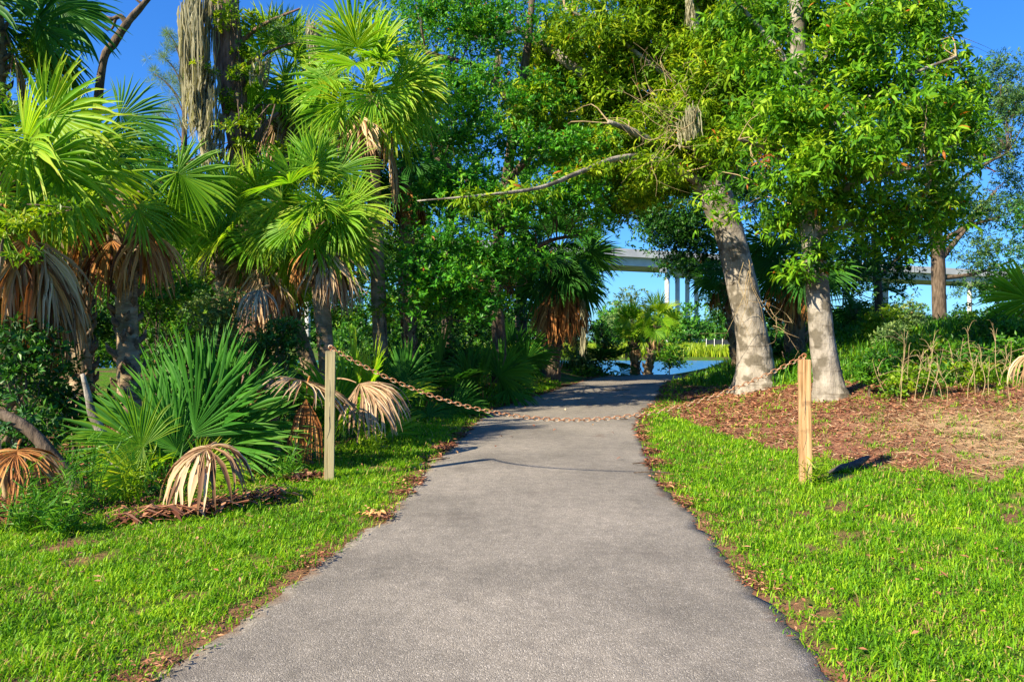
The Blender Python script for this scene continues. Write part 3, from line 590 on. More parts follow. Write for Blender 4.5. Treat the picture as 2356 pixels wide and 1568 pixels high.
dead_fan('curled dead fan hanging at the right edge above the brown slope', P(2372, 815, 8.4), .55, 50, 1.4, 306, M['dead'], -110, 10)
dead_fan('pale dead fan hanging from the bushes above the large palmetto', P(600, 665, 8.8), .5, 60, 1.1, 307, M['dead'], -90, 0)

# ------------------------------------------------------------------ broadleaf trees
def blob(xd, yd, rx, ry, d, rd=None):
    k = d/F; return (P(xd, yd, d), (rx*k, rd if rd else (rx+ry)*.4*k, ry*k))
def tube_px(mb, pts, d, seg=12, n=6, **kw):          # pts: (xd, yd, width px[, depth offset])
    tube(mb, [P(p[0], p[1], d+(p[3] if len(p) > 3 else 0)) for p in pts], [p[2]*.5*(d+(p[3] if len(p) > 3 else 0))/F for p in pts], seg, n, **kw)
    return spline([P(p[0], p[1], d+(p[3] if len(p) > 3 else 0)) for p in pts], [1]*len(pts), n)[0]
def tree(label, name, base_xd, d, trunk, limbs, blobs, leaf, L, W, lai, bark, cat='tree', clump=.35, ntw=40, tw=.012, bump=.04, lobes=0, flare=8, group=None, **kw):
    b = G(base_xd, d); e = empty(name, b, label, cat, group); mb = MB(); st_ = [tube_px(mb, trunk, d, 20 if lobes else 10, 6, bump=bump, lobes=lobes, flare_n=flare)[4:]]
    for l_ in limbs: st_.append(tube_px(mb, l_, d, 9, 6, bump=bump))
    mb.obj('trunk', bark, e, True, local=b)
    st_ = np.concatenate(st_); mb = MB(); cc = foliage(mb, blobs, L, W, lai, clump, **kw)
    twigs(mb, st_, cc, ntw, tw, 1); mb.obj('crown', [M[leaf], M['twig'] if bark is M['bark_grey'] else bark], e, False, local=b)
    return e
d = 15.1; G0 = G(1738, d); gy0 = CY-(G0[2]-EYE)*F/d
tree('broad pale grey tree leaning left over the path, forking above', 'leaning_tree', 1738, d,
     [(1742, gy0+12, 135), (1738, gy0-18, 100), (1737, gy0-65, 80), (1728, 760, 71), (1706, 650, 67), (1680, 545, 66), (1650, 460, 74), (1634, 420, 66)],
     [[(1650, 470, 44), (1600, 415, 36), (1545, 360, 26), (1470, 310, 18, -.5), (1400, 280, 10, -1)],
      [(1645, 440, 50), (1628, 360, 36), (1612, 240, 28), (1602, 100, 24), (1596, -60, 18)],
      [(1655, 450, 44), (1676, 400, 34), (1700, 290, 24, -.3), (1725, 130, 18, -.5), (1750, -40, 12, -.5)],
      [(1600, 415, 20, -.2), (1500, 365, 17, -.8), (1420, 365, 14, -1.4), (1330, 398, 11, -2.4), (1240, 432, 9, -3.2), (1100, 450, 6, -3.6), (960, 462, 3, -3.6)],
      [(1612, 240, 16), (1500, 150, 12), (1380, 60, 8), (1300, 20, 5)], [(1600, 330, 26), (1480, 250, 24, .3), (1370, 190, 24, .6), (1270, 118, 24, .8), (1195, 70, 18, 1), (1120, 92, 10, 1), (1040, 60, 5, 1)]],
     [blob(1500, 250, 150, 95, 16), blob(1640, 330, 120, 60, 14.8), blob(1400, 330, 90, 60, 16.3), blob(1560, 80, 150, 100, 16), blob(1380, 60, 130, 80, 15), blob(1680, 160, 110, 110, 14.5), blob(1470, 420, 60, 42, 16), blob(1260, 290, 70, 40, 16), blob(1640, 240, 120, 90, 14.4), blob(1555, 400, 85, 50, 15.2), blob(1690, 330, 80, 55, 13.1), blob(1330, 200, 110, 70, 16.5), blob(1480, 130, 130, 80, 16), blob(1730, 60, 110, 110, 14), blob(1440, 340, 110, 60, 15.2), blob(1350, 390, 80, 36, 15.4), blob(1520, 300, 120, 70, 15), blob(1600, 140, 120, 90, 15), blob(1420, 200, 130, 80, 15.6), blob(1560, -20, 160, 90, 15.4), blob(1290, 130, 100, 80, 16.4), blob(1225, 235, 75, 45, 15), blob(1290, 360, 60, 36, 15), blob(1235, 428, 55, 20, 12.2), blob(1085, 452, 60, 18, 11.7), blob(1345, 392, 55, 24, 13), blob(1500, 380, 60, 40, 13.6), blob(1480, 440, 70, 36, 15), blob(1330, 310, 90, 50, 15.8), blob(1400, 480, 60, 32, 16), blob(1600, -120, 260, 110, 15), blob(1350, -120, 200, 90, 15.5)],
     'yellow', .15, .037, 6.0, M['bark_grey'], clump=.34, ntw=170, bump=.025, lobes=.22, flare=12, droop=.5, curl=.35, maxn=200000)
d = 11.3; G0 = G(1912, d); gy0 = CY-(G0[2]-EYE)*F/d
tree('straight pale grey tree right behind the right post, wide leafy crown', 'grey_tree', 1912, d,
     [(1914, gy0+10, 100), (1908, gy0-20, 76), (1903, gy0-60, 62), (1892, 780, 55), (1878, 640, 51), (1866, 520, 47), (1852, 380, 42), (1840, 200, 38), (1835, 60, 34), (1830, -120, 26)],
     [[(1862, 500, 26), (1930, 440, 18, -.4), (2030, 400, 12, -.8), (2130, 380, 7, -1)], [(1850, 350, 22), (1950, 260, 16, -.3), (2080, 180, 10, -.5), (2200, 130, 5, -.6)],
      [(1858, 420, 20), (1780, 350, 14, -.5), (1700, 320, 8, -.9)], [(1842, 220, 20), (1920, 100, 14), (2020, 0, 10), (2120, -80, 6)], [(1840, 180, 16), (1760, 80, 12), (1690, 0, 8)],
      [(1868, 540, 14), (1980, 510, 10, -.2), (2100, 470, 6, -.3)]],
     [blob(1990, 200, 180, 110, 11), blob(1830, 320, 140, 75, 10.7), blob(2060, 380, 180, 90, 10.6), blob(2170, 290, 100, 110, 11), blob(1900, 450, 130, 60, 10.8), blob(2050, 500, 120, 55, 10.9), blob(1740, 240, 70, 70, 11), blob(1850, 60, 150, 90, 11.6), blob(2060, 60, 140, 80, 11.8), blob(1950, -110, 260, 100, 12), blob(1760, 430, 60, 50, 11.2), blob(2190, 430, 60, 70, 11), blob(1880, 600, 40, 40, 11), blob(2150, 130, 70, 60, 11.4), blob(1840, 240, 120, 100, 10.2), blob(1700, 495, 62, 30, 12.6), blob(1650, 430, 60, 34, 13), blob(1850, 380, 100, 60, 10), blob(1950, 330, 130, 80, 10.1), blob(1970, 90, 120, 90, 10.6), blob(1770, 150, 80, 80, 10.6), blob(2090, 270, 120, 80, 10.3), blob(1700, 60, 70, 90, 11.5), blob(1960, 575, 50, 40, 10.9), blob(2080, 560, 60, 36, 11), blob(2170, 520, 50, 50, 11.2), blob(1800, 520, 40, 50, 11.5), blob(1830, 640, 26, 34, 11), blob(2210, 220, 50, 70, 11.5), blob(2140, 60, 70, 60, 12)],
     'lance', .145, .038, 3.9, M['bark_grey'], clump=.30, ntw=150, bump=.03, lobes=.16, flare=9, droop=.55, curl=.3, maxn=230000)
tree('large oak with small bright green leaves left of the path end', 'oak_tree', 1150, 15.5,
     [(1150, 880, 40), (1148, 780, 32), (1142, 660, 28), (1150, 520, 26), (1170, 380, 24), (1190, 240, 22), (1215, 100, 18), (1230, -80, 12)],
     [[(1150, 540, 18), (1080, 420, 12), (1000, 360, 8)], [(1160, 420, 20), (1260, 330, 14), (1360, 300, 8)], [(1190, 250, 20), (1100, 160, 14), (980, 120, 8)], [(1146, 700, 14), (1060, 640, 10), (960, 650, 6)], [(1146, 640, 14), (1250, 560, 10), (1340, 540, 6)]],
     [blob(1080, 200, 110, 75, 13.9), blob(1130, 60, 130, 60, 14.9), blob(1020, 20, 120, 50, 14.9), blob(1240, 220, 80, 60, 14.9), blob(1060, 420, 110, 65, 12.9), blob(1180, 470, 120, 60, 12.9), blob(1310, 440, 100, 60, 13.2), blob(1020, 560, 100, 65, 12.5), blob(1150, 600, 110, 60, 12.9), blob(980, 680, 75, 60, 12.3), blob(1080, 690, 80, 50, 12.5), blob(1060, 310, 110, 50, 13.9), blob(1200, 330, 90, 60, 13.9), blob(1330, 330, 80, 50, 13.9), blob(1120, -110, 300, 90, 15.9), blob(1000, 450, 70, 50, 13), blob(1040, 640, 90, 45, 12.3), blob(960, 610, 60, 50, 12.2), blob(1120, 690, 70, 35, 12.8), blob(1180, 590, 80, 45, 12.8), blob(1380, 520, 50, 50, 13.9)],
     'oak', .09, .04, 4.2, M['bark_dark'], clump=.33, ntw=160, per_whorl=7, droop=.15, maxn=230000)
tree('tall dense dark tree filling the gap above the path behind the oak', 'broadleaf_tree', 1195, 26,
     [(1200, 860, 30), (1200, 650, 26), (1210, 400, 22), (1220, 100, 14)], [[(1205, 500, 14), (1100, 380, 8)], [(1210, 400, 14), (1330, 300, 8)]],
     [blob(1000, 150, 120, 110, 24), blob(1120, 260, 130, 100, 25), blob(1250, 120, 140, 120, 26), blob(1290, 330, 120, 90, 25), blob(1010, 350, 110, 90, 23), blob(1150, 430, 140, 80, 24), blob(1380, 200, 110, 110, 26), blob(1080, 20, 160, 90, 25), blob(1330, 0, 160, 90, 27), blob(1380, 420, 80, 60, 24), blob(900, 60, 80, 90, 24)],
     'oak', .14, .06, 2.6, M['bark_dark'], clump=.55, ntw=90, maxn=150000)
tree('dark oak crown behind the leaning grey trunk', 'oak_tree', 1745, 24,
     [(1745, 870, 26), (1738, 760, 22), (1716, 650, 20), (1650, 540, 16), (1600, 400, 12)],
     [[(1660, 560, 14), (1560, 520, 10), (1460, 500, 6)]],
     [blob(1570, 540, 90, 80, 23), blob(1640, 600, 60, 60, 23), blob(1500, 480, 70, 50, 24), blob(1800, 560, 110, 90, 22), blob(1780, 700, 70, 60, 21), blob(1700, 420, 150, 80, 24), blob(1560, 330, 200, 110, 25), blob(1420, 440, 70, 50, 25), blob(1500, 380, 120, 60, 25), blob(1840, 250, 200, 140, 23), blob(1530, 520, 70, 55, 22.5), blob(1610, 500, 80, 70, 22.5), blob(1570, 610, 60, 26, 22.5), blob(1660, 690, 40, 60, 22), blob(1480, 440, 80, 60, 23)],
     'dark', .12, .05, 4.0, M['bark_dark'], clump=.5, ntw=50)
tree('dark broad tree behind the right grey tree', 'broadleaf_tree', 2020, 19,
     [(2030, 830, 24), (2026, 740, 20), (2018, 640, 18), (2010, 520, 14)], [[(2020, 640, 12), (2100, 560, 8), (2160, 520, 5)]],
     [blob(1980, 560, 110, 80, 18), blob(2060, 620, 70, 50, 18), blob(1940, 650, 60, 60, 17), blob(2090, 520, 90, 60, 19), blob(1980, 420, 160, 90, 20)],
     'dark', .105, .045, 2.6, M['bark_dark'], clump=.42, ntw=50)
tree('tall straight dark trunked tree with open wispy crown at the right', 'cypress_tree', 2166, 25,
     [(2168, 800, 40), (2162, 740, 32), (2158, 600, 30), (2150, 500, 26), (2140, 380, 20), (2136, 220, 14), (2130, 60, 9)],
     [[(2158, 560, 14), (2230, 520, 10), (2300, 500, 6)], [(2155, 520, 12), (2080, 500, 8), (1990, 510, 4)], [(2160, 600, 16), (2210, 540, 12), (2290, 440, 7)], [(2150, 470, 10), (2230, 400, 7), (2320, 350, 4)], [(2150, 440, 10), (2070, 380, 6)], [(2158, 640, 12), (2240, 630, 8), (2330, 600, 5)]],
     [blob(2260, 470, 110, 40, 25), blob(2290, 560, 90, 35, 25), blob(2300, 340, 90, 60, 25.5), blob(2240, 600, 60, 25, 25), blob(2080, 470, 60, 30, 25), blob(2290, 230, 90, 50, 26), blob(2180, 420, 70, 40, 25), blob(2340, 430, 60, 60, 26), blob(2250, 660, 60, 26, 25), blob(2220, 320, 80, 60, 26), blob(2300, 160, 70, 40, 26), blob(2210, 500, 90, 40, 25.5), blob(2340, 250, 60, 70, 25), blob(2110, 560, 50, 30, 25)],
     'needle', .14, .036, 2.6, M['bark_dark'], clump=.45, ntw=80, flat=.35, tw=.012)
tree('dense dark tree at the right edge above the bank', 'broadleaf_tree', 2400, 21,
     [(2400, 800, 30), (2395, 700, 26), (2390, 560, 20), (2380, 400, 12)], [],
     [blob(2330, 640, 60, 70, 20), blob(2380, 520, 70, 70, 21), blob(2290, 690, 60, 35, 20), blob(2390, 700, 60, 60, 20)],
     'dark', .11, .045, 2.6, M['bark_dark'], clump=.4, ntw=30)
# left background trees
tree('tall dark trunk wrapped in vines and hung with moss at the upper left', 'pine_tree', 572, 14.5,
     [(580, 880, 62), (578, 700, 60), (572, 500, 58), (560, 380, 58), (535, 220, 60), (524, 80, 62), (518, -120, 58)],
     [[(560, 380, 22), (600, 300, 14), (640, 260, 8)], [(528, 120, 16), (600, 60, 9), (690, 20, 4)], [(524, 60, 20), (470, -10, 14), (400, -60, 8)], [(530, 170, 12), (640, 110, 6), (730, 90, 3)]],
     [blob(640, 60, 90, 30, 14.5), blob(420, -90, 120, 50, 14.5), blob(700, 90, 60, 30, 14.3)],
     'needle', .10, .02, .8, M['bark_red'], clump=.35, ntw=50, bump=.07, tw=.008)
tree('bright leafy tree filling the gap left of the tall palm', 'broadleaf_tree', 520, 16,
     [(520, 880, 26), (500, 700, 22), (470, 520, 18), (440, 400, 10)], [[(500, 700, 12), (600, 560, 8), (660, 460, 5)]],
     [blob(450, 430, 90, 60, 16.0), blob(540, 520, 100, 70, 16.0), blob(440, 560, 100, 60, 15.5), blob(600, 400, 80, 60, 17.0), blob(380, 480, 70, 50, 15.5), blob(560, 640, 90, 50, 15.7), blob(470, 660, 80, 40, 15.5), blob(620, 300, 70, 70, 16.7), blob(680, 380, 80, 60, 17.0), blob(380, 360, 60, 40, 16.5), blob(640, 500, 90, 70, 16.3)],
     'bush', .09, .04, 4.0, M['bark_dark'], clump=.34, ntw=60)
tree('dark tree deep in the thicket behind the large palmetto', 'broadleaf_tree', 300, 18,
     [(300, 860, 30), (310, 650, 24), (330, 450, 16)], [],
     [blob(250, 480, 170, 90, 17), blob(330, 620, 160, 80, 16), blob(120, 600, 150, 110, 16), blob(480, 760, 170, 80, 17), blob(700, 640, 170, 120, 19), blob(850, 500, 130, 120, 20), blob(780, 330, 140, 110, 20), blob(300, 740, 200, 80, 15)],
     'bush', .12, .05, 3.6, M['bark_dark'], clump=.5, ntw=40, maxn=140000)
tree('dark tree behind the oak and the palmetto row', 'broadleaf_tree', 1030, 24,
     [(1030, 860, 30), (1030, 650, 24), (1040, 450, 16)], [],
     [blob(960, 620, 150, 110, 22), blob(1120, 700, 140, 90, 22), blob(1050, 480, 130, 100, 23), blob(1230, 660, 100, 90, 24), blob(950, 780, 160, 70, 21), blob(960, 300, 100, 110, 24), blob(1320, 640, 70, 90, 25)],
     'dark', .14, .06, 2.2, M['bark_dark'], clump=.6, ntw=40)
tree('yellow green vine draped tree top in the upper left', 'broadleaf_tree', 120, 11.5,
     [(120, 900, 30), (115, 600, 24), (100, 300, 14), (90, 120, 8)], [],
     [blob(80, 130, 80, 60, 11.3), blob(30, 250, 70, 70, 9.2), blob(60, 430, 90, 50, 8.6), blob(200, 470, 70, 40, 8.4)],
     'vine', .07, .032, 3.0, M['bark_dark'], clump=.26, ntw=50)
tk = MB(); bl = []
for k in range(34):
    y = rng.uniform(25, 42); x = rng.uniform(-.72*y-3, -1.5 if y < 34 else -3); h = rng.uniform(3.5, 9) if x < -9 else rng.uniform(2.5, 6.5); bl.append(((x, y, h*.45), (2.6, 2.2, h*.6)))
foliage(tk, bl, .20, .09, 3.0, .8, maxn=170000, droop=.2)
tag(tk.obj('thicket', M['bush']), 'dense leafy thicket deep behind the palms on the left', 'thicket', kind='stuff')
# bare limb against the sky
b = G(225, 11.8); e = empty('bare_tree', b, 'bare dark limb slanting up against the sky in the upper left', 'tree'); mb = MB()
tube_px(mb, [(200, 900, 30), (205, 600, 26), (215, 350, 22), (236, 150, 17), (262, 100, 18), (295, 50, 17), (330, 10, 13), (380, -50, 9)], 11.8, 10, 6, bump=.08)
tube_px(mb, [(292, 56, 13), (278, 38, 12), (258, 44, 9), (240, 36, 6), (222, 22, 4)], 11.8, 8, 5, bump=.08)
tube_px(mb, [(266, 44, 7), (258, 66, 5), (244, 68, 3), (232, 52, 2)], 11.8, 6, 5)
tube_px(mb, [(330, 12, 7), (300, -10, 5), (260, -30, 3)], 11.8, 6, 5)
mb.obj('trunk', M['bark_dark'], e, True, local=b)
# fine pine sprays beside the mossy trunk
def needles(mb, c, r, n, L=.10):
    u = unit(rng.normal(size=(n, 3))+[0, 0, .25]); add_leaves(mb, c+u*.02, u, rng.normal(size=(n, 3)), L*rng.uniform(.7, 1.2, n), .006, np.clip(.6+.2*rng.normal(size=n), .1, .9))
b = G(400, 17); e = empty('pine_tree', b, 'pale feathery pine branch tips left of the mossy trunk', 'tree'); mb = MB(); fb = MB()
tube_px(mb, [(395, 900, 26), (400, 600, 22), (420, 400, 15), (425, 250, 10), (420, 100, 6)], 17, 8, 5)
for (a_, b_) in [(385, 75), (400, 100), (372, 128), (405, 165), (380, 190), (415, 215), (430, 130), (395, 235), (375, 260), (420, 285), (355, 170), (440, 90), (430, 180)]:
    tube_px(mb, [(422, b_+70, 4), ((a_+422)/2, b_+25, 3), (a_, b_, 2)], 17, 4, 4); 
    for k in range(7): needles(fb, P(a_+rng.normal(0, 9), b_+rng.normal(0, 9), 17+rng.normal(0, .1)), .1, 55, .17)
mb.obj('trunk', M['bark_dark'], e, True, local=b); fb.obj('crown', M['pale'], e, local=b)

# vines on trunks
def vine(label, pts, d, n, L=.08, spread=22, leaf='vine', seed=1):
    b = G(pts[0][0], d); e = empty('climbing_vine', b, label, 'vine', 'vines climbing on trunks'); mb = MB(); fb = MB()
    for k in range(3): tube_px(mb, [(p[0]+rng.normal(0, 9), p[1], 4, -.28+rng.normal(0, .05)) for p in pts], d, 5, 5)
    bl = []
    for k in range(n):
        u = rng.uniform(0, len(pts)-1.001); i = int(u); f = u-i; x = pts[i][0]*(1-f)+pts[i+1][0]*f; y = pts[i][1]*(1-f)+pts[i+1][1]*f
        s = rng.uniform(10, 24); bl.append(blob(x+rng.normal(0, spread), y, s*1.3, s, d-.35+rng.normal(0, .12)))
    foliage(fb, bl, L, L*.42, 1.7, .14, whorls=4); mb.obj('stem', M['bark_dark'], e, True, local=b); fb.obj('foliage', M[leaf], e, local=b); return e
vine('yellow green vine climbing the mossy dark trunk', [(600, 700), (580, 500), (565, 380), (545, 250), (540, 120), (530, 20)], 14.4, 46, .10, 38)
vine('leafy vine climbing the lower trunk of the tall palm', [(886, 930), (884, 800), (880, 700)], 12.7, 9, .07, 10)
vine('sprawling bright vine over the shrubs left of the tall palm', [(470, 640), (520, 560), (600, 520), (560, 460), (480, 420), (620, 240), (500, 640), (420, 560)], 14.6, 60, .09, 50)
vine('leafy vine smothering the trunk of the palm at the left edge', [(-10, 640), (10, 520), (90, 500), (170, 480), (60, 470)], 6.9, 30, .06, 40)

# Spanish moss
def moss(label, x, y0, w, h, d, n, group='Spanish moss hanging from branches'):
    mb = MB(); k = d/F; top = P(x, y0, d); S = 9; nt_ = max(2, int(n/14))
    for i in range(nt_):                            # ragged tufts one above the other, each a beard of strands
        f = rng.uniform(0, 1)**1.2; cx = rng.normal(0, .34)*w*k*(1-.45*f); tl = min(h*k*(1-f)+.12, rng.uniform(.3, .8)*h*k+.12)
        c = top+np.array([cx, rng.normal(0, .14), -f*h*k*.85]); cv = rng.normal(.5, .12)
        for j in range(14):
            L_ = tl*rng.uniform(.35, 1); p = c+rng.normal(0, 1, 3)*[w*k*.07+.01, .03, .04]; drift = rng.normal(0, .014, (S, 2)).cumsum(0)*min(L_, .8)*1.6; u = np.linspace(0, 1, S)
            pts = p+np.stack([drift[:, 0]-cx*.25*u, drift[:, 1], -L_*u], 1); az = rng.uniform(0, 6.28); sd = np.array([math.cos(az), math.sin(az), 0])
            wd = .013*(d/14)*np.array([.5, 1, 1.4, .8, 1.5, .9, 1.2, .6, .1])*rng.uniform(.5, 1.4)
            V = np.stack([pts-sd*wd[:, None], pts+sd*wd[:, None]], 1).reshape(-1, 3); b = np.arange(S-1)[:, None]*2
            mb.add(V, None, b+[0, 1, 3, 2], np.clip(cv+rng.normal(0, .12), .05, .9))
    o = mb.obj('spanish_moss', M['moss'], None, local=top); return tag(o, label, 'moss', group)
moss('thick curtain of grey moss hanging left of the vine wrapped trunk', 455, -30, 74, 370, 14.0, 800)
moss('lower grey moss beard beneath the thick moss curtain', 474, 200, 44, 200, 13.9, 260)
moss('short moss wisp hanging from a twig right of the vine wrapped trunk', 600, 130, 14, 60, 14.2, 112)
moss('brownish moss wisps left of the tall palm crown', 725, 55, 44, 90, 13.8, 130)
moss('small moss wisp hanging from the oak limb', 1147, 95, 12, 110, 16.3, 70)
moss('thin moss strand hanging high beside the leaning tree', 1590, -20, 8, 90, 13.7, 84)
moss('moss clump on the fork of the leaning tree', 1585, 240, 60, 90, 13.6, 160)
moss('grey moss strand beside the stout rough palm trunk', 1340, 690, 16, 130, 18.4, 60)

# ------------------------------------------------------------------ shrubs
def shrub(label, xd, yd, rx, ry, d, leaf='bush', L=.075, lai=4.0, name='shrub', cat='shrub', clump=.22, group='shrubs of the thicket', **kw):
    b = G(xd, d); e = empty(name, b, label, cat, group); k = d/F; c = P(xd, yd, d); bl = []
    for q in range(5): bl.append((c+np.array([rng.uniform(-.5, .5)*rx*k, rng.uniform(-.3, .3)*rx*k, rng.uniform(-.45, .45)*ry*k]), (rx*k*.6, rx*k*.5, ry*k*.6)))
    Lq = max(L, .0052*d); fb = MB(); cc = foliage(fb, bl, Lq, Lq*.42, lai*.55, clump*max(1, d/12), maxn=26000, **kw); fb.obj('foliage', M[leaf], e, local=b)
    mb = MB(); s0 = b+[0, 0, .02]
    twigs(mb, [s0, s0+(c-s0)*.5], cc, 14, .012, 0); tube(mb, [b-[0, 0, .05], b*.5+c*.5, c], [.02, .015, .008], 5, 3); mb.obj('stem', M['bark_dark'], e, True, local=b); return e
SH = [
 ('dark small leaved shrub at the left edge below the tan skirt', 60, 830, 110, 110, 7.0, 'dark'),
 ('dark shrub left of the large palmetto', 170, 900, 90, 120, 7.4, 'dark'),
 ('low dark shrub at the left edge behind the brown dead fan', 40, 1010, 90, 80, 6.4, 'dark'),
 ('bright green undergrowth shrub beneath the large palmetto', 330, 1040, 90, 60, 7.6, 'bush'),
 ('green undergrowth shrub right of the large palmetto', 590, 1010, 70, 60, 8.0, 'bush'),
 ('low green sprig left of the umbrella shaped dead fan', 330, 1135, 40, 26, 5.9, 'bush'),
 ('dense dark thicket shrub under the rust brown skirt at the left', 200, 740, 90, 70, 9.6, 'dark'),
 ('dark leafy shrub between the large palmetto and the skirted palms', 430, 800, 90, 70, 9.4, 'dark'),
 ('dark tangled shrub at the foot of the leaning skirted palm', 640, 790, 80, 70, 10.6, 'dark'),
 ('olive green shrub deep left behind the dark shrubs', 110, 700, 100, 70, 10.5, 'bush'),
 ('mid green shrub behind the large palmetto', 360, 690, 130, 70, 10.5, 'bush'),
 ('pale green shrub behind the large palmetto fans', 480, 730, 100, 70, 11.0, 'pale'),
 ('pale mossy shrub between the palmetto and the post', 580, 800, 80, 80, 11.5, 'pale'),
 ('dark shrub behind the left post', 700, 900, 70, 80, 9.2, 'dark'),
 ('dark shrub right of the left post', 830, 930, 60, 60, 10.2, 'dark'),
 ('bright shrub at the foot of the tall palm', 900, 900, 26, 60, 12.2, 'vine'),
 ('dark shrub in the palmetto row', 1040, 830, 90, 60, 15.5, 'dark'),
 ('green shrub at the foot of the stout palm', 1210, 830, 60, 40, 19.5, 'bush'),
 ('light green bush right of the stout palm trunk', 1340, 800, 55, 60, 22, 'pale'),
 ('dark bush with hanging leaves before the water', 1385, 790, 40, 60, 22.5, 'dark'),
 ('low light green plants where the verge meets the water', 1335, 852, 50, 12, 21.5, 'bush'),
 ('rounded green cedar bush between path end and water', 1540, 818, 34, 48, 24.5, 'bush'),
 ('low green plants right of the path end', 1650, 858, 34, 14, 21, 'dark'),
 ('dark shrub between the two grey trees', 1790, 800, 50, 60, 18, 'dark'),
 ('green shrub between the two grey trees', 1830, 840, 40, 40, 16, 'bush'),
 ('bright bush right of the right grey tree', 2030, 720, 60, 40, 20, 'vine'),
 ('feathery green weed clump right of the right grey tree', 2000, 830, 60, 50, 10.8, 'bush'),
 ('bright weedy shrub at the top of the brown slope', 2090, 855, 70, 34, 10.4, 'vine'),
 ('weedy green shrub behind the bare stalks', 2200, 830, 90, 44, 10.9, 'bush'),
 ('green shrub on the bank at the right edge', 2330, 815, 80, 50, 10.8, 'bush'),
 ('low yellowish weed clump at the foot of the bare stalks', 2060, 890, 40, 22, 10.2, 'vine'),
 ('small leafy weed between the bare stalks', 2150, 875, 34, 26, 10.2, 'bush'),
 ('arching green weed clump right among the bare stalks', 2250, 860, 50, 36, 10.3, 'vine'),
 ('lit weedy bush on the bank behind the stalk row', 2140, 790, 70, 36, 13, 'vine'),
 ('taller green weed mass on the bank near the right edge', 2300, 760, 70, 44, 13.5, 'bush'),
 ('pale scrub on the bank left of the straight dark trunk', 2060, 770, 50, 40, 15, 'pale'),
 ('green scrub on the bank right of the straight dark trunk', 2240, 735, 50, 36, 17, 'bush'),
 ('bushy yellow green shrub on top of the bank left of the straight dark trunk', 2040, 745, 55, 46, 16, 'vine'),
 ('ragged pale shrub on top of the bank between two dark trunks', 2110, 725, 40, 44, 17, 'pale'),
 ('fresh green shrub on the bank crest close to the right edge', 2250, 760, 60, 50, 14.5, 'bush'),
 ('bright scrub filling the bank directly behind the bare stalks', 2180, 800, 90, 34, 12, 'vine'),
 ('scrubby mid green bush on the bank at the far right', 2340, 770, 60, 44, 13, 'bush'),
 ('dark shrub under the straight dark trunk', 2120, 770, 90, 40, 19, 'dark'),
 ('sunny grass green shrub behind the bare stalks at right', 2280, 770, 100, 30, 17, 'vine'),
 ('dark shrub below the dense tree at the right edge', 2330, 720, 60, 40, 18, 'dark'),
]
for (lb, a_, b_, c_, d_, e_, lf) in SH: shrub(lb, a_, b_, c_, d_, e_, lf)
# pale tree on the far side of the small palms
tree('wispy pale tree behind the two small palms', 'broadleaf_tree', 1455, 33, [(1455, 880, 10), (1455, 760, 8), (1452, 680, 5)], [],
     [blob(1450, 690, 40, 36, 33), blob(1430, 740, 40, 40, 33), blob(1480, 730, 40, 30, 33)], 'pale', .17, .05, 1.7, M['bark_dark'], clump=.5, ntw=20)

def weed(label, xd, d, n, h, leaf='bush'):
    b = G(xd, d); mb = MB(); m2 = MB()
    for k in range(n):
        az = rng.uniform(0, 6.28); o_ = np.array([math.cos(az), math.sin(az), 0]); hh = h*rng.uniform(.5, 1.1); p0 = o_*rng.uniform(0, .10); p1 = p0+o_*hh*.12+[0, 0, hh*.55]; p2 = p0+o_*hh*rng.uniform(.2, .5)+[0, 0, hh]
        tube(mb, [p0, p1, p2], [.0035, .003, .001], 4, 4, .45, 0, cap=False); P_, _r = spline([p0, p1, p2], [1]*3, 6); q = P_[rng.integers(2, len(P_), 14)]
        dr = unit(rng.normal(size=(14, 3))*[1, 1, .5]+[0, 0, .5]); add_leaves(mb, q, dr, rng.normal(size=(14, 3))+[0, 0, 1], rng.uniform(.05, .14, 14), .009, np.clip(rng.normal(.6, .15, 14), .05, .9), 0, curl=.3)
    o = mb.obj('tall_weed', M[leaf]); o.location = b; tag(o, label, 'weed', 'tall weeds at the edge of the thicket')
weed('tall feathery weed standing left of the umbrella shaped dead fan', 200, 5.35, 16, .62)
weed('wide low weed by the brown dead fan at the left edge', 110, 5.2, 20, .38)
weed('spiky weed between the dead fan and the smaller palmetto', 300, 5.6, 14, .42, 'vine')
weed('dark weed clump in the grass at the bottom of the left thicket', 60, 4.85, 24, .26)
weed('small weed tuft in front of the stick heap', 150, 4.8, 22, .22)
weed('leafy weed left of the left post foot', 660, 6.6, 14, .3)
weed('thin weed right of the left post among the dead fans', 850, 8.2, 14, .4, 'vine')
weed('weed tuft at the foot of the right post', 1880, 6.35, 16, .2, 'vine')
# bare tan stalks on the slope
def stalk(i, xd, d, h, bend):
    b = G(xd, d); mb = MB(); top = np.array([bend, rng.normal(0, .08), h])
    p = [np.zeros(3), top*.35+rng.normal(0, .02, 3), top*.7+[bend*.1, 0, 0], top]; tube(mb, p, [.0045, .004, .003, .0015], 5, 4)
    for k in range(6):
        u = rng.uniform(.35, .95); s = top*u; e_ = s+np.array([rng.normal(0, .18), rng.normal(0, .1), rng.uniform(.0, .2)])
        tube(mb, [s, (s+e_)/2+[0, 0, .05], e_], [.003, .0022, .001], 4, 4)
    o = mb.obj('dry_stalk', M['twig'], None); o.location = b
    side = ['left end of the row', 'leftmost third', 'middle', 'right third', 'right end of the row'][min(4, i//4)]
    tag(o, 'bare tan weed stalk on the slope, %s, %s' % (side, ['short and straight', 'tall and bent', 'forked near the top', 'thin and leaning'][i % 4]), 'dry stalk', 'bare weed stalks on the slope')
for i in range(20): stalk(i, 2040+i*15.5+rng.normal(0, 5), 9.9+rng.uniform(-.5, .6), rng.uniform(.6, .95)*(1.1 if i % 4 in (1, 2) else .85), rng.normal(0, .16))
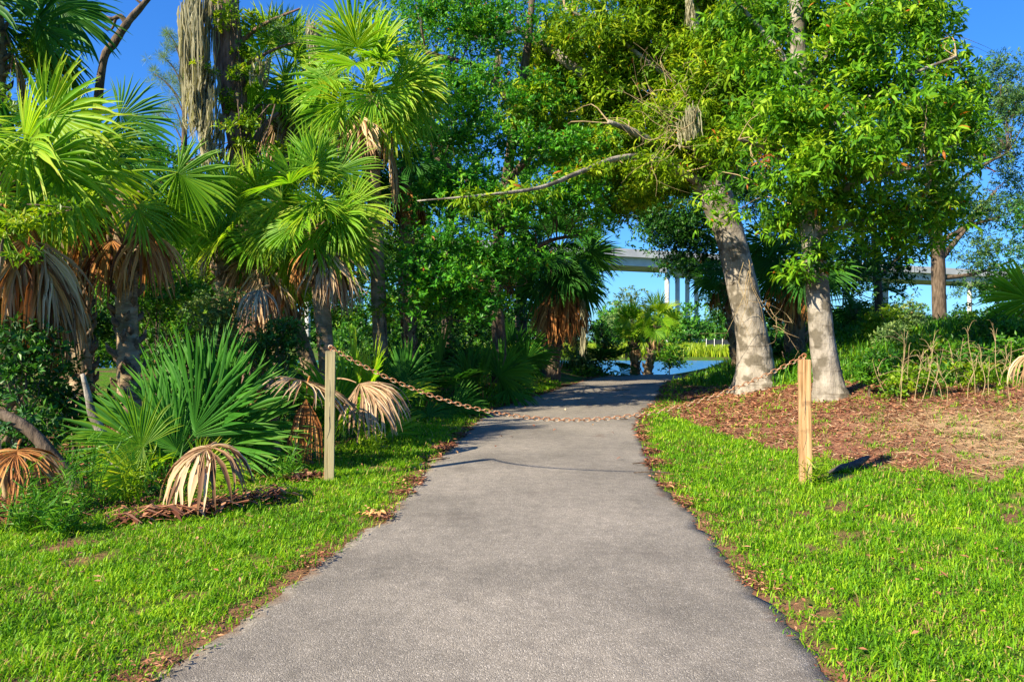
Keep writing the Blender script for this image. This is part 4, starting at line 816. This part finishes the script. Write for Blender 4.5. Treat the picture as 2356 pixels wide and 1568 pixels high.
# bare twigs tangled in the leaning tree and hanging on its trunk
def tangle(label, c, n, r, d, hang=False):
    mb = MB(); o0 = P(c[0], c[1], d)
    for k in range(n):
        s = o0+rng.normal(0, .1, 3); dr = unit(rng.normal(size=3)+([-1.2, -.2, -.2] if not hang else [.1, 0, -1.6])); L_ = r*rng.uniform(.5, 1.2); p = [s]
        for q in range(4): dr = unit(dr+rng.normal(0, .35, 3)); p.append(p[-1]+dr*L_/4)
        tube(mb, p, [.006, .005, .004, .003, .001], 4, 4, cap=False)
        for q in (2, 3):
            e_ = p[q]+rng.normal(0, .22*r, 3); tube(mb, [p[q], (p[q]+e_)/2+rng.normal(0, .04, 3), e_], [.003, .0025, .001], 4, 3, cap=False)
    o = mb.obj('bare_twig', M['twig'], None, local=o0); tag(o, label, 'twigs', 'bare twigs in the grey trees')
tangle('tangle of bare tan twigs left of the fork of the leaning tree', (1560, 300), 14, 1.5, 13.0)
tangle('bare curling twigs above the fork of the leaning tree', (1560, 190), 9, 1.0, 13.2)
tangle('bare vines hanging down the trunk of the leaning tree', (1725, 600), 6, 1.7, 14.3, True)
tangle('bare vines hanging between the two grey trees', (1800, 740), 4, .7, 13.6, True)
mb = MB(); p0 = P(1745, 365, 10.2); foliage(mb, [(p0, (.14, .1, .14))], .10, .035, 2.2, .1, whorls=4, droop=1.2)
o = mb.obj('dead_leaf_cluster', M['rust_dead'], None, local=p0); tag(o, 'orange brown cluster of dead leaves in the right grey tree', 'dead leaves')

# leaning small stems in the thicket
def stem(label, pts, d, bark):
    b = P(pts[0][0], pts[0][1], d); mb = MB(); tube_px(mb, pts, d, 10, 6, bump=.08); o = mb.obj('small_trunk', bark, None, True, local=b); tag(o, label, 'tree trunk', 'small leaning trunks in the thicket')
stem('short pale leaning trunk left of the large palmetto', [(272, 1085, 24), (252, 1040, 24), (232, 990, 22), (212, 950, 20), (204, 915, 15), (190, 860, 10)], 6.6, M['bark_grey'])
stem('dark slanting trunk at the left edge', [(185, 1130, 30), (140, 1070, 30), (80, 1000, 28), (20, 960, 24), (-60, 930, 20)], 6.2, M['bark_dark'])
stem('pale upright broken stem at the left edge', [(18, 1170, 14), (8, 1100, 14), (0, 1050, 12), (-6, 1000, 8)], 5.4, M['twig'])
stem('dark reddish stub left of the left post', [(632, 1040, 26), (626, 980, 26), (622, 920, 24), (618, 860, 20)], 7.7, M['bark_red'])

# debris pile
def debris(label, pts, n, seed, mat, z=.05, spread=.16, L=.35):
    mb = MB(); c0 = np.array([*pts[0], 0.0])
    for k in range(n):
        u = rng.uniform(0, len(pts)-1.001); i = int(u); f = u-i; x = pts[i][0]*(1-f)+pts[i+1][0]*f+rng.normal(0, spread); y = pts[i][1]*(1-f)+pts[i+1][1]*f+rng.normal(0, spread*.7)
        az = rng.normal(.3, .7); l = L*rng.uniform(.4, 1.2); zz = float(H(x, y))+rng.uniform(0, z*2); d_ = np.array([math.cos(az), math.sin(az), rng.normal(0, .12)])
        p = np.array([x, y, zz]); s_ = np.array([-math.sin(az), math.cos(az), 0]); W_ = rng.uniform(.008, .022)
        q = [p-d_*l*.5, p+[0, 0, rng.uniform(.01, .05)], p+d_*l*.5-[0, 0, .01]]
        V = np.array([q[0]-s_*W_*.3, q[0]+s_*W_*.3, q[1]-s_*W_, q[1]+s_*W_, q[2]-s_*W_*.2, q[2]+s_*W_*.2]); mb.add(V, None, [(0, 1, 3, 2), (2, 3, 5, 4)], rng.uniform(.15, .85))
    o = mb.obj('debris_pile', mat, None, local=(c0[0], c0[1], 0)); tag(o, label, 'debris pile', 'heaps of dead fronds at the thicket edge')
debris('long heap of grey brown dead frond pieces along the left grass edge', [(-2.62, 5.05), (-2.35, 5.25), (-2.1, 5.6), (-1.9, 5.95)], 330, 1, M['litter'], .035, .11, .24)
debris('heap of dry sticks at the far left edge below the brown dead fan', [(-3.75, 5.4), (-3.35, 5.3)], 120, 2, M['litter'], .05, .12)
debris('small patch of brown debris at the foot of the left post', [(-1.98, 6.6), (-1.75, 6.75)], 90, 3, M['litter'], .02, .07, .2)

# ------------------------------------------------------------------ posts and chain
def post(label, xd, yd, h, wd, rz, lean, mat):
    d = EYE*F/(yd-CY); b = np.array([(xd-CX)/F*d, d, 0.0]); b[2] = float(H(b[0], b[1])); e = empty('wooden_post', b, label, 'post', 'posts holding the chain', rz)
    bpy_m = bpy.data.meshes.new('timber'); import bmesh; bm = bmesh.new(); bmesh.ops.create_cube(bm, size=1)
    bmesh.ops.scale(bm, vec=(wd, wd, h+.15), verts=bm.verts); bmesh.ops.translate(bm, vec=(0, 0, (h-.15)/2), verts=bm.verts)
    for v in bm.verts: v.co.x += lean*max(0, v.co.z); v.co.z += .006*random.random()*(v.co.z > .5)
    ed = [q for q in bm.edges]; bmesh.ops.bevel(bm, geom=ed, offset=.005, segments=2, affect='EDGES'); bmesh.ops.recalc_face_normals(bm, faces=bm.faces)
    bm.to_mesh(bpy_m); bm.free(); bpy_m.materials.append(mat); link(bpy.data.objects.new('timber', bpy_m), e)
    mb = MB(); tx = lean*h; tube(mb, [(tx, 0, h-.03), (tx, 0, h+.02)], [.006, .006], 8, 2)
    th = np.linspace(-1.2, 4.2, 12); tube(mb, [(tx+.018*math.cos(a), 0, h+.036+.018*math.sin(a)) for a in th], [.0055]*12, 8, 2)
    mb.obj('eye_hook', M['rust'], e, True)
    mb = MB()
    for q in range(3): zz = rng.uniform(.25, h-.2); tube(mb, [(lean*zz+rng.uniform(-.6, .6)*wd*.5, -wd/2-.0005, zz), (lean*(zz+.1), -wd/2-.0008, zz+.09), (lean*(zz+.2)+rng.normal(0, .004), -wd/2-.0005, zz+.2)], [.0006, .0022, .0006], 4, 3)
    mb.obj('drying_crack', M['mud_log'], e)
    return b+np.array([tx*math.cos(rz), tx*math.sin(rz), h+.035])
A_ = post('pale greenish wooden post left of the path', 757, 1104, 1.155, .087, R(12), .012, M['timber_pale'])
B_ = post('reddish brown grained wooden post right of the path', 1854, 1117, 1.075, .098, R(-14), -.012, M['timber'])
print('post tops', A_, B_)
lo = EYE-(963-CY)/F*6.6; xm = (1335-CX)/F*6.6
# parabola through both tops with its lowest point at xm
mid_t = (xm-A_[0])/(B_[0]-A_[0]); ts = np.linspace(0, 1, 2001)
def quad(t):
    z0, z1, zl = A_[2], B_[2], lo
    # z = a t^2 + b t + z0, z(1)=z1, min value = zl
    # b^2/(4a) = z0 - zl, a+b = z1-z0
    D = z1-z0; s = z0-zl; b_ = -2*s-2*math.sqrt(s*(s+D)); a_ = D-b_
    return a_*t*t+b_*t+z0
C_ = A_[None, :]*(1-ts[:, None])+B_[None, :]*ts[:, None]; C_[:, 2] = quad(ts)
ln = np.concatenate([[0], np.cumsum(np.linalg.norm(np.diff(C_, axis=0), axis=1))]); NL = 99; pitch = ln[-1]/NL
ch = empty('chain', A_, 'rusty steel chain sagging across the path between two posts', 'chain')
mb = MB(); Lk = pitch*1.34; r_ = .0058; hw = .0150; tt = np.linspace(0, 2*np.pi, 21)
pl = np.array([((Lk/2-hw)*np.sign(math.cos(a))*min(1, abs(math.cos(a))*3)+hw*math.cos(a), hw*math.sin(a), 0) for a in tt])
tube(mb, pl, [r_*.62]*21, 7, 1, cap=False); lk = mb.mesh('link', M['rust'], True)
for k in range(NL):
    s = (k+.5)*pitch; p = np.array([np.interp(s, ln, C_[:, a]) for a in range(3)]); p2 = np.array([np.interp(s+.01, ln, C_[:, a]) for a in range(3)])
    o = bpy.data.objects.new('link', lk); link(o, ch); X_ = Vector(p2-p).normalized(); q_ = X_.to_track_quat('X', 'Z')
    q_ = q_ @ Matrix.Rotation(R(90+(90 if k % 2 else 0)+random.uniform(-14, 14)), 4, 'X').to_quaternion(); o.rotation_mode = 'QUATERNION'; o.rotation_quaternion = q_; o.location = Vector(p-A_)

# loose things on the ground
def stick(label, xd, yd, L_, az, r=.008, name='fallen_stick', mat=None):
    x, y = unproj(xd, yd); z = float(max(H(x, y), zp(y)+.02)); mb = MB(); d_ = np.array([math.cos(R(az)), math.sin(R(az)), 0])
    tube(mb, [-d_*L_*.5, rng.normal(0, .01, 3)*[1, 1, .3]+[0, 0, .008], d_*L_*.5], [r*.7, r, r*.5], 6, 4, bump=.1); o = mb.obj(name, mat or M['bark_dark'], None, True); o.location = (x, y, z+r*1.2); tag(o, label, 'stick', 'sticks lying by the path')
stick('thin dark stick on the right edge of the path below the bend', 1480, 1072, .22, 10)
stick('longer brown stick on the right edge of the path by the chain shadow', 1500, 1094, .34, 0)
stick('dark twig lying on the path below the chain', 1435, 968, .16, 25)
stick('pale twig at the left edge of the path', 1010, 1062, .25, 30, mat=M['twig'])
stick('twig lying across the shaded part of the path', 1420, 900, .6, 5, .012)
x, y = unproj(1950, 1084); y = 6.9; x = (1950-CX)/F*y; mb = MB(); d_ = np.array([.9, .45, .0]); 
tube(mb, [(-.24, -.12, .0), (-.08, -.03, .03), (.05, .02, .045), (.16, .05, .09), (.24, .08, .12)], [.015, .03, .038, .035, .012], 10, 5, bump=.12)
o = mb.obj('fallen_log', M['mud_log'], None, True); o.location = (x, y, float(H(x, y))); tag(o, 'short dark log lying in the grass right of the right post', 'log')
ll = [(1225, 983, 'tan'), (1365, 982, 'orange'), (1150, 1009, 'brown'), (1172, 1010, 'dark'), (1140, 1033, 'dark brown'), (1280, 993, 'small dark'), (1095, 1010, 'pale'), (1050, 1045, 'orange tan'), (1430, 1060, 'rusty'), (1405, 1000, 'brown red'), (1300, 945, 'pale yellow'), (1350, 935, 'light brown'), (1210, 940, 'golden'), (1440, 930, 'copper'), (845, 1187, 'bright orange'), (870, 1192, 'crumpled orange')]
for (a_, b_, cn) in ll:
    x, y = unproj(a_, b_); mb = MB(); n = 1 if b_ < 1180 or b_ > 1200 else 9
    pos = np.zeros((n, 3))+rng.normal(0, .03, (n, 3))*(n > 1)*np.array([1, 1, .3]); az = rng.uniform(0, 6.28, n)
    add_leaves(mb, pos, np.stack([np.cos(az), np.sin(az), .1+0*az], 1), rng.normal(0, .3, (n, 3))+[0, 0, 1], .055 if b_ < 1300 else .022, .03, np.full(n, .95 if 'orange' in cn or 'yell' in cn else .4), curl=.5)
    o = mb.obj('fallen_leaf', M['litter'] if 'pale' not in cn else M['straw'], None); o.location = (x, y, float(zp(y))+.036)
    where = 'in the foreground' if b_ > 1300 else ('on the far sunlit stretch' if b_ < 960 else ('at the left edge of the path' if a_ < 1000 or a_ == 1050 else ('near the right edge' if a_ > 1380 else 'in front of the chain')))
    tag(o, '%s fallen leaf lying on the asphalt %s' % (cn, where), 'fallen leaf', 'fallen leaves on the path')

# ------------------------------------------------------------------ bridge and far bank
e = empty('road_bridge', (30, 155, 0), 'long concrete road bridge on tall columns beyond the river', 'bridge')
B0 = np.array([21.3, 150.0]); B1 = np.array([111.0, 190.0]); bd = unit(B1-B0); bn = np.array([-bd[1], bd[0]]); zt = 1.25+213/F*150
org = np.array([30, 155, 0.0])
def bbox(mb, s0, s1, n0, n1, z0, z1):
    V = []
    for (s, n) in ((s0, n0), (s1, n0), (s1, n1), (s0, n1)):
        p = B0+bd*s+bn*n; V += [(p[0]-org[0], p[1]-org[1], z0), (p[0]-org[0], p[1]-org[1], z1)]
    mb.add(V, None, [(0, 2, 3, 1), (2, 4, 5, 3), (4, 6, 7, 5), (6, 0, 1, 7), (1, 3, 5, 7), (0, 6, 4, 2)])
mb = MB(); bbox(mb, -160, 260, 0, 13, zt-1.5, zt-.95); mb.obj('deck', M['concrete'], e)
for (n0, n1) in ((-.25, .05), (12.95, 13.25)): mb = MB(); bbox(mb, -160, 260, n0, n1, zt-1.6, zt); mb.obj('parapet', M['concrete'], e)
for k in range(5): mb = MB(); bbox(mb, -160, 260, .9+k*2.6, 1.5+k*2.6, zt-3.3, zt-1.503); mb.obj('girder', M['concrete'], e)
for s in range(-100, 220, 11): mb = MB(); bbox(mb, s, s+.12, -.29, -.253, zt-1.55, zt-.03); mb.obj('expansion_joint', M['black'], e)
for s in (-61, -21, 13.2, 47, 76, 110, 144, 178):
    mb = MB(); V = []; qa = lambda n_: B0+bd*(s+1.5*(n_-1.2))+bn*(n_+.0)
    for (n_, o_) in ((-.1, -1), (13.1, -1), (13.1, 1), (-.1, 1)):
        c = qa(n_)+bd*o_*.9; V += [(c[0]-org[0], c[1]-org[1], zt-4.5), (c[0]-org[0], c[1]-org[1], zt-3.303)]
    mb.add(V, None, [(0, 2, 3, 1), (2, 4, 5, 3), (4, 6, 7, 5), (6, 0, 1, 7), (1, 3, 5, 7), (0, 6, 4, 2)]); mb.obj('cap_beam', M['concrete'], e)
    for n_ in (1.2, 4.7, 8.3, 11.8):
        mb = MB(); c = qa(n_); tube(mb, [(c[0]-org[0], c[1]-org[1], -3), (c[0]-org[0], c[1]-org[1], zt-4.5)], [.5, .5], 12, 3); mb.obj('column', M['concrete'], e, True)
tw_ = MB(); bl = []
for k in range(90):
    x = -45+k*2.1+rng.normal(0, 2); y = rng.uniform(112, 134); h = rng.uniform(4.5, 7.6); bl.append(((x, y, h*.45), (3.4, 2.6, h*.62)))
foliage(tw_, bl, .5, .28, 5.5, 1.2, maxn=230000, droop=.2)
tag(tw_.obj('far_wood', M['far']), 'green wooded bank beyond the marsh under the bridge', 'woods', kind='stuff')
e = empty('low_barrier', G(1662, 92)+[0, 0, .75], 'low dark barrier with pale posts on the far bank', 'barrier')
mb = MB(); mb.add([(-2.0, 0, .35), (2.0, 0, .35), (2, 0, .95), (-2, 0, .95), (-2, .1, .35), (2, .1, .35), (2, .1, .95), (-2, .1, .95)], None, [(0, 1, 2, 3), (5, 4, 7, 6), (3, 2, 6, 7), (0, 4, 5, 1), (1, 5, 6, 2), (4, 0, 3, 7)]); mb.obj('panel', M['black'], e)
for k in range(5):
    mb = MB(); tube(mb, [(-2+k, -.08, 0), (-2+k, -.08, 1.1)], [.06, .06], 6, 2); mb.obj('barrier_post', M['concrete'], e)
